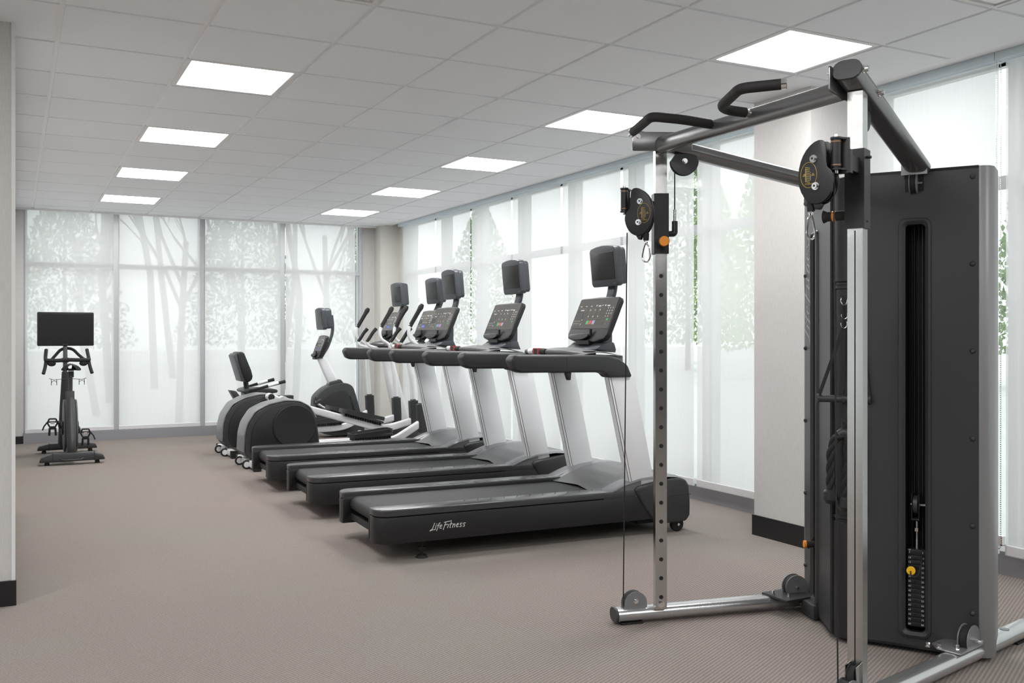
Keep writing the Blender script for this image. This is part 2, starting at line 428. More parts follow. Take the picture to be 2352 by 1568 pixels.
# far wall pieces and corner column
m = MB(); m.b2((-.004, 12.30, 0), (.09, 12.55, HT + .1)); m.b2((4.115, 12.36, 0), (4.8, 12.55, HT + .1)); m.b2((-.2, 12.32, HT + .1), (4.8, 12.6, 3.0)); struct('wall_far', m, WALLP)
m = MB(); m.b2((4.31, 12.12, 0), (4.57, 12.36, HT + .09)); m.b2((4.57, 11.9, 0), (4.75, 12.36, HT + .09)); struct('wall_corner', m, WALLC)
m = MB(); m.b2((0, 12.28, 0), (.09, 12.3, .085)); m.b2((4.3, 12.11, 0), (4.57, 12.12, .1)); struct('baseboard_far', m, BASEB)
# right wall column
m = MB(); m.b2((4.1, 4.15, 0), (4.75, 4.63, HT + .1)); struct('wall_right', m, WALLP)
m = MB(); m.b2((4.09, 4.14, 0), (4.6, 4.64, .125), .003); struct('baseboard_right', m, BASEB)
m = MB(); m.b2((4.56, -2.6, HT), (4.8, 12.55, 3.0)); m.b2((4.45, -2.6, HT + .1), (4.8, 12.55, 3.0)); struct('trim_4', m, WHITEP)

# windows
def window(n, ax, p0, p1, plane, sill_front):
    # ax 0: bay runs along X on far wall (normal Y); ax 1: bay runs along Y on right wall (normal X)
    e = bpy.data.objects.new('window_%d' % n, None); COL.objects.link(e); e['kind'] = 'structure'
    def B(m, u0, u1, d0, d1, z0, z1, bev=.002):
        a, b = ((u0, d0, z0), (u1, d1, z1)) if ax == 0 else ((d0, u0, z0), (d1, u1, z1)); m.b2(a, b, bev)
    D0, D1 = plane, plane + .13; m = MB(); hw = .027
    B(m, p0, p0 + hw, D0, D1, 0, HT + .1); B(m, p1 - hw, p1, D0, D1, 0, HT + .1)
    B(m, p0 + hw, p0 + hw + .014, D0 + .035, D1 - .03, .1, HT); B(m, p1 - hw - .014, p1 - hw, D0 + .035, D1 - .03, .1, HT)
    B(m, p0 + hw, p1 - hw, D0 + .01, D1, 2.03, 2.085); B(m, p0 + hw, p1 - hw, D0, D1, HT, HT + .1)
    obj('window_frame', m, ALU, e)
    m = MB(); B(m, p0, p1, sill_front, D1, 0, .10, .003); B(m, p0, p1, sill_front + .01, D1, .10, .118, .002); obj('window_sill', m, ALUD, e)
    for z0, z1 in ((.118, 2.03), (2.085, HT)):
        m = MB(); B(m, p0 + hw + .012, p1 - hw - .012, D0 + .07, D0 + .076, z0, z1, 0); obj('pane', m, GLASS, e)
FARX = [.09, 1.074, 2.063, 3.057, 4.115]
RY = [11.9, 10.77, 9.755, 8.76, 7.75, 6.75, 5.765, 4.63]
RY2 = [4.15, 3.245, 2.245, 1.245, .245, -.755, -1.755, -2.6]
n = 0
for a, b in zip(FARX, FARX[1:]): n += 1; window(n, 0, a, b, FY + .012, FY - .03)
for L_ in (RY, RY2):
    for a, b in zip(L_, L_[1:]): n += 1; window(n, 1, b, a, 4.62, 4.565)
# glazing on the side behind the camera's left shoulder
for a, b in ((.2, 1.4), (1.4, 2.6), (2.6, 3.8)):
    n += 1; e = bpy.data.objects.new('window_%d' % n, None); COL.objects.link(e); e['kind'] = 'structure'
    m = MB(); m.b2((-3.75, a, 0), (-3.66, a + .03, HT + .1)); m.b2((-3.75, b - .03, 0), (-3.66, b, HT + .1)); m.b2((-3.75, a, 0), (-3.66, b, .1)); m.b2((-3.74, a + .03, 2.03), (-3.67, b - .03, 2.08)); obj('window_frame', m, ALU, e)
    m = MB(); m.b2((-3.71, a + .03, .1), (-3.705, b - .03, HT + .1)); obj('pane', m, GLASS, e)
# roller shades
def shade(ax, p0, p1, d, zt, zb, label, group, cass=None, chain=None):
    c = (p0 + p1) / 2; loc = (c, d, zb) if ax == 0 else (d, c, zb)
    t = thing('roller_shade', label, 'window shade', loc, 0 if ax == 0 else PI / 2, group); h = (p1 - p0) / 2
    # local x along the bay, y depth (far wall: +y outwards; right wall rotated 90deg: +y = -X)
    H = zt - zb
    m = MB(); 
    m.grid(lambda u, v: Vector((-h + 2 * h * u, .0015 * math.sin(u * 9) , v * H)), 12, 2); obj('fabric', m, FABRICO if d > 4 and ax == 1 else FABRIC, t)
    m = MB(); m.tube([(-h, 0, .0), (h, 0, .0)], 1, sec=[(a, b + .02) for a, b in stadium(.022, .022)] if 0 else [(a * .5, b * 1.) for a, b in rrect(-.014, -.004, .014, .05, .006)], up=(0, 0, 1)); obj('bottom_bar', m, WHITEM, t)
    if cass:
        y0, y1, z0, z1 = cass; m = MB(); m.b2((-h - .018, y0, z0 - zb), (h + .018, y1, z1 - zb), .004); obj('cassette', m, ALUG, t)
    if chain is not None:
        m = MB(); zc0 = .05; zc1 = H - .04
        for dx in (-.012, .012):
            k = 0; z = zc0
            while z < zc1: m.box((chain + dx, .03 if ax else -.03, z), (.0045, .0045, .0065)); z += .011
        for q in range(8):
            a = PI + PI * q / 7; m.box((chain + .012 * math.cos(a), .03 if ax else -.03, zc0 + .02 * math.sin(a)), (.0045, .0045, .0045))
        obj('pull_chain', m, NICKEL, t)
        m = MB(); m.box((chain, .012 if ax else -.012, zc0 + .02), (.035, .03, .05), .004); obj('chain_holder', m, CHROME, t)
names = ['leftmost', 'second from left', 'third from left', 'rightmost']
for k, (a, b) in enumerate(((.108, 1.046), (1.102, 2.034), (2.092, 3.026), (3.09, 4.02))):
    shade(0, a, b, FY - .004, HT + .03, .112, 'white translucent shade on far window wall, ' + names[k] + ' of four', 'white shades on the far windows')
rl = ['farthest of the white shades on the right window wall, beside the corner column', 'white window shade on right wall, second from far corner',
      'white window shade on right wall behind the second treadmill screen from right', 'white window shade on right wall, fourth from the far corner',
      'white window shade on right wall directly left of the nearest treadmill screen', 'white window shade on right wall behind the slim left gym upright',
      'white window shade on right wall touching the left side of wall column']
for k, (a, b) in enumerate(zip(RY, RY[1:])):
    g0 = .02 if k < 6 else .01
    shade(1, b + g0, a - .02, 4.535, HT - .005, .115, rl[k], 'white shades on the right windows', (-.02, .062, 2.657, 2.71), None if k == 0 else None)
rl2 = ['tall white shade between the wall column and grey weight tower edge', 'white shade at the right picture edge beside the pull chain'] + ['white window shade on right wall beside the camera, outside the picture'] * 5
for k, (a, b) in enumerate(zip(RY2, RY2[1:])):
    shade(1, b + .02, a - .02, 4.535, HT - .005, .115, rl2[k], 'white shades on the right windows', (-.02, .062, 2.657, 2.71), -((a - b) / 2 - .0) + .0 if k == 0 else None)

for k, (a, b) in enumerate(((.22, 1.38), (1.42, 2.58), (2.62, 3.78))): shade(1, a, b, -3.62, HT - .005, .115, 'white window shade on the side wall outside the picture, ' + ('first', 'second', 'third')[k] + ' from the back', 'white shades on the side windows')
# ------------------------------------------------------------------ outside
m = MB(); m.b2((-60, -40, -.35), (80, 90, -.2)); t = struct('ground', m, ASPH)
def bare_tree(x, y, h, lean, label):
    m = MB(); rnd = random.Random(int(x * 97 + y * 13))
    def grow(p, d, L, r, lv):
        q = p + d * L; m.tube([p, (p + q) / 2 + Vector((rnd.uniform(-.05, .05), rnd.uniform(-.05, .05), 0)) * L, q], [r, r * .85, r * .7], 6, cap=False)
        if lv == 0: return
        for k in range(3 if lv > 1 else 4):
            a = rnd.uniform(0, 2 * PI); s_ = rnd.uniform(.35, .8)
            nd = (d + Vector((math.cos(a) * s_, math.sin(a) * s_, rnd.uniform(-.1, .3)))).normalized()
            grow(p + d * L * rnd.uniform(.55, 1), nd, L * rnd.uniform(.45, .65), r * .5, lv - 1)
    grow(Vector((0, 0, 0)), Vector((lean, 0, 1)).normalized(), h, .03 + h * .011, 3)
    o = obj('bare_tree', m, BARK); o.location = (x, y, -.22); return tag(o, label, 'tree', 'bare trees outside the far windows')
k = 0
for x, y, h in ((-.6, 17, 3.4), (1.3, 18.5, 3.2), (2.4, 16.5, 3.0), (3.9, 19, 3.6), (5.1, 17.5, 3.3), (7.2, 20, 3.8), (-2.5, 27, 5), (-1.5, 24, 5), (.3, 30, 6), (1.8, 22, 5), (3.3, 27, 6), (4.6, 33, 7), (6.2, 25, 5), (7.6, 31, 6.5), (9.4, 28, 6), (5.5, 21, 4.6), (11.8, 34, 7)):
    bare_tree(x, y, h, random.uniform(-.12, .12), 'leafless tree seen faintly through the shades of far wall'); k += 1
def leafy(x, y, h, r, mt, label, cat='tree', name='leafy_tree', grp='green trees outside the right windows'):
    rnd = random.Random(int(x * 31 + y * 7)); t = thing(name, label, cat, (x, y, -.22), 0, grp)
    m = MB(); m.cyl((0, 0, 0), (0, 0, h * .8), .12, 8, .03); obj('trunk', m, BARK, t)
    m = MB()
    for _ in range(5000):
        z = rnd.uniform(.12, 1) ; rr = r * (1.05 - z) ** .7 * math.sqrt(rnd.uniform(.15, 1)); a = rnd.uniform(0, 2 * PI)
        c = Vector((rr * math.cos(a), rr * math.sin(a), z * h)); s_ = rnd.uniform(.05, .13)
        M = Euler((rnd.uniform(0, 6), rnd.uniform(0, 6), rnd.uniform(0, 6))).to_matrix()
        vs = [m.bm.verts.new(c + M @ Vector(p) * s_) for p in ((-1, 0, 0), (0, -.6, .1), (1, 0, 0), (0, .6, -.1))]; m.bm.faces.new(vs)
    obj('foliage', m, mt, t)
for x, y, h, r, mt in ((17, 4.5, 6.5, 1.9, LEAFD), (19, 9.2, 7.5, 2.2, LEAF), (24, 15.5, 8, 2.2, LEAFD), (22, 24, 8, 2.2, LEAF), (24, 31, 9, 2.6, LEAFD), (31, 38, 9, 2.6, LEAF)):
    leafy(x, y, h, r, mt, 'green tree seen faintly through the shades of right wall')
for x, y, h, r, mt in ((-5, 40, 8, 3.1, LEAFD), (1.8, 43, 7.5, 3.1, LEAFD), (8.5, 41, 8, 3.1, LEAFD), (15.3, 44, 8, 3.1, LEAFD), (22, 46, 8, 3, LEAFD)):
    leafy(x, y, h, r, mt, 'dark tree of the wood behind the leafless trees', grp='woodland behind the far windows')

# ------------------------------------------------------------------ shared pieces
def tv_unit(parent, x, z0, z1, hw, depth, tilt=.09, name='television'):
    # box with arched top; front face looks to -x
    H = z1 - z0; P = [(-hw, .02), (-hw + .02, 0), (hw - .02, 0), (hw, .02), (hw + .002, H - .03), (hw - .015, H - .012), (hw * .5, H - .002), (0, H + .003), (-hw * .5, H - .002), (-hw + .015, H - .012), (-hw - .002, H - .03)]
    W = Vector((-math.sin(tilt), 0, math.cos(tilt))); U = Vector((0, 1, 0)); O = Vector((x + H / 2 * math.sin(tilt), 0, z0)); N = U.cross(W)
    # N points to -x?  (0,1,0)x(-s,0,c) = (c,0,s) -> +x
    m = MB(); m.plate(P, O + N * .028, U, W, .05, .008)
    P2 = [(a * .93, H / 2 + (b - H / 2) * .93) for a, b in P]
    m.plate(P2, O + N * (.045 + (depth - .05) / 2), U, W, depth - .05, .008)
    t = obj(name, m, SLATE, parent)
    m = MB(); m.plate(rrect(-hw + .022, .045, hw - .022, H - .042, .006), O + N * .0022, U, W, .004, .001); obj('screen', m, SCREEN, t)
    m = MB(); m.box(O + W * .02 + U * -(hw - .035) + N * .002, (.002, .02, .004), 0); obj('badge', m, MARKD, t)
    return t
def console_unit(parent, x0, z0, x1, z1, hw, scheme=0, name='control_panel'):
    # leaning console: bottom (x0,z0) top (x1,z1)
    U = Vector((0, 1, 0)); W = Vector((x1 - x0, 0, z1 - z0)); L = W.length; W.normalize(); N = U.cross(W)   # N ~ +x
    O = Vector((x0, 0, z0))
    out = [(-hw * .93, .03), (-hw * .5, .008), (0, 0), (hw * .5, .008), (hw * .93, .03), (hw, .06), (hw, L - .025), (hw - .02, L - .002), (0, L + .004), (-hw + .02, L - .002), (-hw, L - .025), (-hw, .06)]
    m = MB(); m.plate(out, O + N * .02, U, W, .038, .008); m.plate([(a * .7, .03 + b * .7) for a, b in out], O + N * .05, U, W, .04, .01)
    t = obj(name, m, BLACK, parent)
    m = MB(); m.plate(rrect(-hw + .01, .10, hw - .01, L - .01, .012), O + N * .0005, U, W, .003, 0)
    f = -1.0   # viewer faces +x, its left is +y
    def dash(a, b, w_, h_, mi):
        m.mi = mi; m.plate([(a - w_ / 2, b - h_ / 2), (a + w_ / 2, b - h_ / 2), (a + w_ / 2, b + h_ / 2), (a - w_ / 2, b + h_ / 2)], O - N * .0014, U, W, .0012)
    def frame(a0, b0, a1, b1):
        for q in (((a0 + a1) / 2, b0, a1 - a0, .0015), ((a0 + a1) / 2, b1, a1 - a0, .0015), (a0, (b0 + b1) / 2, .0015, b1 - b0), (a1, (b0 + b1) / 2, .0015, b1 - b0)): dash(*q[:2], q[2], q[3], 2)
    k = hw / .25; s = L / .3
    for a in (.2, .13, .065): dash(a * k, .24 * s, .022 * k, .004, 1)
    for a in (0, -.11): dash((a - .0) * k, .243 * s, .012 * k, .01, 1); dash((a - .04) * k, .24 * s, .03 * k, .008, 1)
    dash(-.075 * k, .243 * s, .014 * k, .004, 1)
    frame(.115 * k, .11 * s, .235 * k, .225 * s); dash(.165 * k, .214 * s, .045 * k, .006, 1); dash(.18 * k, .178 * s, .09 * k, .045 * s, 7)
    for r_ in (.125, .142):
        for c_ in range(4): dash((.215 - c_ * .02) * k, r_ * s, .015 * k, .009, 2)
    for yy, sg in ((.15, 1), (.12, -1)): m.mi = 1; m.strokes([[(-.5, -.4 * sg), (0, .4 * sg), (.5, -.4 * sg)]], O - N * .002 + U * .128 * k + W * yy * s, U, W, .012, .0025)
    frame(-.115 * k, .155 * s, .10 * k, .228 * s)
    for a in (.06, 0, -.06):
        for yy, sg in ((.215, 1), (.17, -1)):
            m.mi = 1; m.strokes([[(-.5, -.4 * sg), (0, .4 * sg), (.5, -.4 * sg)]], O - N * .002 + U * a * k + W * yy * s, U, W, .012, .003)
        for q in (.184, .193, .202): dash(a * k, q * s, .005, .005, 2)
    for r_ in range(4):
        for c_ in range(3 if r_ < 3 else 2): dash((-.155 - c_ * .028) * k, (.225 - r_ * .018) * s, .006, .008, 1)
    dash(-.19 * k, .15 * s, .022 * k, .012, 3)
    frame(-.235 * k, .112 * s, -.155 * k, .135 * s)
    for c_ in range(3): dash((-.175 - c_ * .02) * k, .124 * s, .007, .009, 2)
    cols = ((3, 4, 5), (8, 9, 5), (6, 6, 6))[scheme]
    for q, mi in enumerate(cols): dash((.045 - q * .038) * k, .132 * s, .033 * k, .026 * s, mi)
    for q in range(3): m.mi = 1; m.strokes([[(-.3, -.4), (.3, 0), (-.3, .4)]], O - N * .0026 + U * (.045 - q * .038) * k + W * .132 * s, U, W, .01, .0018)
    frame(.06 * k, .119 * s, .085 * k, .145 * s)
    obj('button_panel', m, [PANELP, MARK, MARKD, GREEN, RED, LILAC, BLUEB, CHAR, TEAL, PINK], t)
    # reading ledge with device clip
    m = MB(); m.plate(smooth_poly([(.19 * k, .052), (-.04, .058), (-.06, .05), (-.06, .03), (.0, .012), (.1 * k, .010), (.19 * k, .03)], 2), O - N * .012, U, W, .022, .003)
    m.box(O - N * .014 + U * -.07 * k + W * .068, (.016, .012, .04), .003); m.box(O + W * .004 + N * .005, (.03, .16 * k, .026), .006)
    obj('reading_ledge', m, BLACK, t)
    return t
def twist_rope(m, pts, r=.016, tw=40, strands=3):
    P = [Vector(p) for p in pts]; dense = []
    for a, b in zip(P, P[1:]):
        n_ = max(2, int((b - a).length / .006))
        for k in range(n_): dense.append(a.lerp(b, k / n_))
    dense.append(P[-1]); acc = 0; out = [[] for _ in range(strands)]
    for i, p in enumerate(dense):
        t = (dense[min(i + 1, len(dense) - 1)] - dense[max(i - 1, 0)]).normalized(); u = t.cross(Vector((1, 0, 0))).normalized(); w_ = t.cross(u)
        if i: acc += (p - dense[i - 1]).length
        for k in range(strands):
            a = acc * tw + 2 * PI * k / strands; out[k].append(p + (u * math.cos(a) + w_ * math.sin(a)) * r * .55)
    for o_ in out: m.tube(o_, r * .62, 8)

# ------------------------------------------------------------------ treadmill
def make_treadmill(label, scheme, loc, rz):
    t = thing('treadmill', label, 'treadmill', loc, rz, 'treadmills in a row facing the right windows')
    Wd = .42
    for s in (-1, 1):
        # skirt, plan outline with rounded rear corner
        def plan(y0, y1, x1, r=.09):
            P = [(x1, y0), (x1, y1)] + [(0 + r - r * math.cos(a), y1 - r + r * math.sin(a)) for a in [PI / 2 * q / 6 for q in range(6, -1, -1)]] + [(0, y0 + .01), (.01, y0)]
            return [(a, b * s) for a, b in P]
        m = MB(); m.prism(plan(.275, Wd, 1.9), 2, .10, .246, .004)
        m.mi = 1; 
        if s == -1:
            m.strokes(SCRIPT, (.315, -Wd - .0005, .163), (1, 0, 0), (0, 0, 1), .034, .0036, .0015, .1, 1.35)
        else:
            m.strokes(SCRIPT, (.62, Wd + .0005, .163), (-1, 0, 0), (0, 0, 1), .034, .0036, .0015, .1, 1.35)
        m.mi = 0; m.b2((.2, s * (Wd + .0005), .135), (1.66, s * (Wd - .001), .137)); 
        obj('side_skirt', m, [BLACK, MARK], t)
        m = MB(); m.prism(plan(.27, Wd, 1.66), 2, .249, .288, .009, 3)
        m.mi = 1
        for k in range(11):
            x = .56 + k * .085; m.box((x, s * .305, .2885), (.003, .045, .0016), rot=Euler((0, 0, s * .55)))
        obj('foot_rail', m, [RAIL, BLACK2], t)
        m = MB(); m.prism([(.02, .262), (.30, .262), (.26, .244), (.08, .235), (.03, .14), (.0, .11), (.0, .245)], 1, s * .262, s * .276, .003); obj('rail_end_cap', m, BLACK, t)
        # levelling foot and wheel
        m = MB(); m.cyl((.28, s * .36, .015), (.28, s * .36, .11), .011, 12); m.cyl((.28, s * .36, 0), (.28, s * .36, .014), .036, 20, .026); m.cyl((.28, s * .36, .04), (.28, s * .36, .06), .022, 12)
        obj('levelling_foot', m, RUBBER, t)
        m = MB(); m.cyl((1.99, s * .36, .045), (1.99, s * .395, .045), .045, 24, bev=.006); wh = obj('wheel', m, RUBBER, t)
        m = MB(); m.cyl((1.99, s * .394, .045), (1.99, s * .402, .045), .009, 12); obj('axle_bolt', m, CHROME, wh)
        # upright blade
        m = MB(); y0, y1 = s * .345, s * .402
        m.prism([(1.49, .99), (1.66, .99), (1.808, .32), (1.65, .30)], 1, min(y0, y1), max(y0, y1), .006); m.mi = 1
        m.prism([(1.472, .99), (1.4895, .99), (1.6495, .30), (1.63, .30)], 1, min(y0, y1) + .003, max(y0, y1) - .003, .003)
        obj('upright', m, [SILVER, SILVERD], t)
        # hand rail arm
        P = [(.805, 1.10), (.83, 1.13), (1.3, 1.125), (1.45, 1.122), (1.54, 1.10), (1.60, 1.06), (1.635, .985), (1.46, .985), (1.44, 1.01), (1.40, 1.018), (.87, 1.024), (.83, 1.04)]
        a, b = sorted((s * .425, s * .325)); m = MB(); m.prism(P, 1, a, b, .016, 4); m.mi = 1
        m.b2((1.17, s * .4262, 1.03), (1.1715, s * .424, 1.115)); obj('armrest', m, [CHAR, BLACK2], t)
    m = MB()   # belt loop
    zt, zr = .262, .045; P = [(1.50, zt), (.09, zt)] + [(.09 - zr * math.sin(a), zt - zr + zr * math.cos(a)) for a in [PI * q / 8 for q in range(1, 9)]] + [(1.50, zt - 2 * zr)]
    m.prism(P, 1, -.262, .262, 0); obj('running_belt', m, BELT, t)
    m = MB(); m.b2((.05, -.27, .125), (.09, .27, .16), .003); m.b2((.3, -.27, .1), (1.7, .27, .165)); obj('deck_frame', m, BLACK2, t)
    # hood
    side = [(1.42, .262), (1.50, .30), (1.60, .338), (1.72, .362), (1.85, .37), (1.96, .362), (2.03, .335), (2.055, .27)]
    mid = [(1.42, .262), (1.48, .275), (1.58, .315), (1.68, .35), (1.80, .37), (1.9, .372), (1.98, .36), (2.03, .335), (2.055, .27)]
    def hz(x, y):
        a = abs(y); k = min(1, max(0, (a - .26) / .06)); k = k * k * (3 - 2 * k)
        edge = max(0, (a - .39) / .03)
        return lerp_tab(mid, x) * (1 - k) + lerp_tab(side, x) * k - edge * edge * .012
    m = MB(); nx, ny = 22, 28
    def xs(u, y):  # rear edge swept: sides start nearer the user
        x0 = 1.43 + .05 * (1 - min(1, abs(y) / .33)) ** 1.0 - (.0 if abs(y) < .3 else .0); return x0 + (2.055 - x0) * u
    fs = m.grid(lambda u, v: Vector((xs(u, (v - .5) * .84), (v - .5) * .84, hz(xs(u, (v - .5) * .84), (v - .5) * .84))), nx, ny)
    for f in fs:
        c = f.calc_center_median(); f.material_index = 1 if abs(c.y) > .285 and abs(c.y) < .36 else (1 if abs(c.y) >= .36 else 0)
    m.mi = 1
    for s in (-1, 1):
        m.prism([(a, b - .006) for a, b in [(1.43, .25)] + [(q, lerp_tab(side, q)) for q in (1.46, 1.5, 1.56, 1.62, 1.7)] + [(1.7, .25)]], 1, *sorted((s * .29, s * .415)), .002)
    obj('motor_hood', m, [GREYP, BAND], t, ang=50)
    m = MB(); P = smooth_poly([(1.63, .305), (1.80, .33), (1.96, .352), (2.05, .325), (2.062, .2), (2.06, .07), (1.95, .062), (1.80, .07), (1.72, .17), (1.67, .25)], 1)
    m.prism(P, 1, -.432, .432, .018, 3); m.mi = 1; m.b2((1.9, -.4335, .237), (2.06, .4335, .2385))
    obj('motor_cover', m, [CHAR, BLACK2], t)
    m = MB(); m.b2((1.75, -.3, .05), (2.0, .3, .09), .004); obj('front_frame', m, BLACK2, t)
    # centre dash with cup holders
    m = MB()
    m.grid(lambda u, v: Vector((1.27 + .33 * u + .0, (v - .5) * .72, 1.115 + .035 * math.sin(PI * v) * (1 - .3 * u) + .02 * math.sin(PI * min(1, u * 1.1)))), 10, 20)
    m.prism([(1.27, 1.06), (1.27, 1.118), (1.61, 1.118), (1.61, 1.04)], 1, -.35, .35, .006)
    obj('dash', m, GREYP, t)
    m = MB(); m.tube([(1.4, -.33, 1.115), (1.24, -.27, 1.135), (1.195, -.12, 1.14), (1.195, .12, 1.14), (1.24, .27, 1.135), (1.4, .33, 1.115)], .017, 12, rnd=.07); hb = obj('handlebar', m, GREYP, t)
    for s in (-1, 1):
        m = MB(); m.cyl((1.195, s * .05, 1.14), (1.195, s * .115, 1.14), .019, 14); obj('pulse_grip', m, SILVER if s > 0 else RUBBER, hb)
        m = MB(); m.cyl((1.40, s * .29, 1.10), (1.40, s * .29, 1.143), .043, 24); m.mi = 1; m.cyl((1.40, s * .29, 1.142), (1.40, s * .29, 1.1445), .037, 24); obj('cup_holder', m, [BLACK, DARK], t)
    m = MB(); m.box((1.2, .0, 1.14), (.045, .06, .034), .008); m.mi = 1; m.box((1.2, -.032, 1.142), (.047, .012, .036), .004); m.box((1.2, .032, 1.142), (.047, .012, .036), .004); obj('stop_switch', m, [BLACK, RED], t)
    m = MB(); m.prism([(1.17, 1.02), (1.21, 1.02), (1.205, .975), (1.187, .975)], 1, -.41, -.385, .002); obj('lanyard_clip', m, BLACK, t)
    # neck
    m = MB(); m.prism([(1.50, 1.15), (1.71, 1.13), (1.68, 1.19), (1.68, 1.33), (1.67, 1.37), (1.635, 1.30), (1.59, 1.20)], 1, -.11, .11, .008)
    m.prism([(1.49, 1.15), (1.66, 1.14), (1.64, 1.2), (1.56, 1.195)], 1, -.2, .2, .012); obj('console_neck', m, SLATE, t)
    console_unit(t, 1.525, 1.195, 1.655, 1.492, .252, scheme)
    m = MB(); m.tube([(1.67, 0, 1.40), (1.735, 0, 1.49), (1.75, 0, 1.56), (1.755, 0, 1.66)], 1, rnd=.05, sec=[(a * 1.0, b * 1.) for a, b in rrect(-.045, -.014, .045, .014, .01)], up=(1, 0, 0)); obj('screen_bracket', m, SLATE, t)
    tv_unit(t, 1.67, 1.56, 1.828, .163, .095)
    return t
TM = [('nearest treadmill, brown-lit console and full side logo, beside the slim gym upright', 0, (1.76, 5.385, 0)),
      ('middle treadmill of the three, its side logo partly hidden', 0, (1.775, 6.73, 0)),
      ('farthest treadmill, with teal and pink buttons, next to the ellipticals', 1, (1.79, 7.98, 0))]
for lb, s_, lc in TM: make_treadmill(lb, s_, lc, -.033)

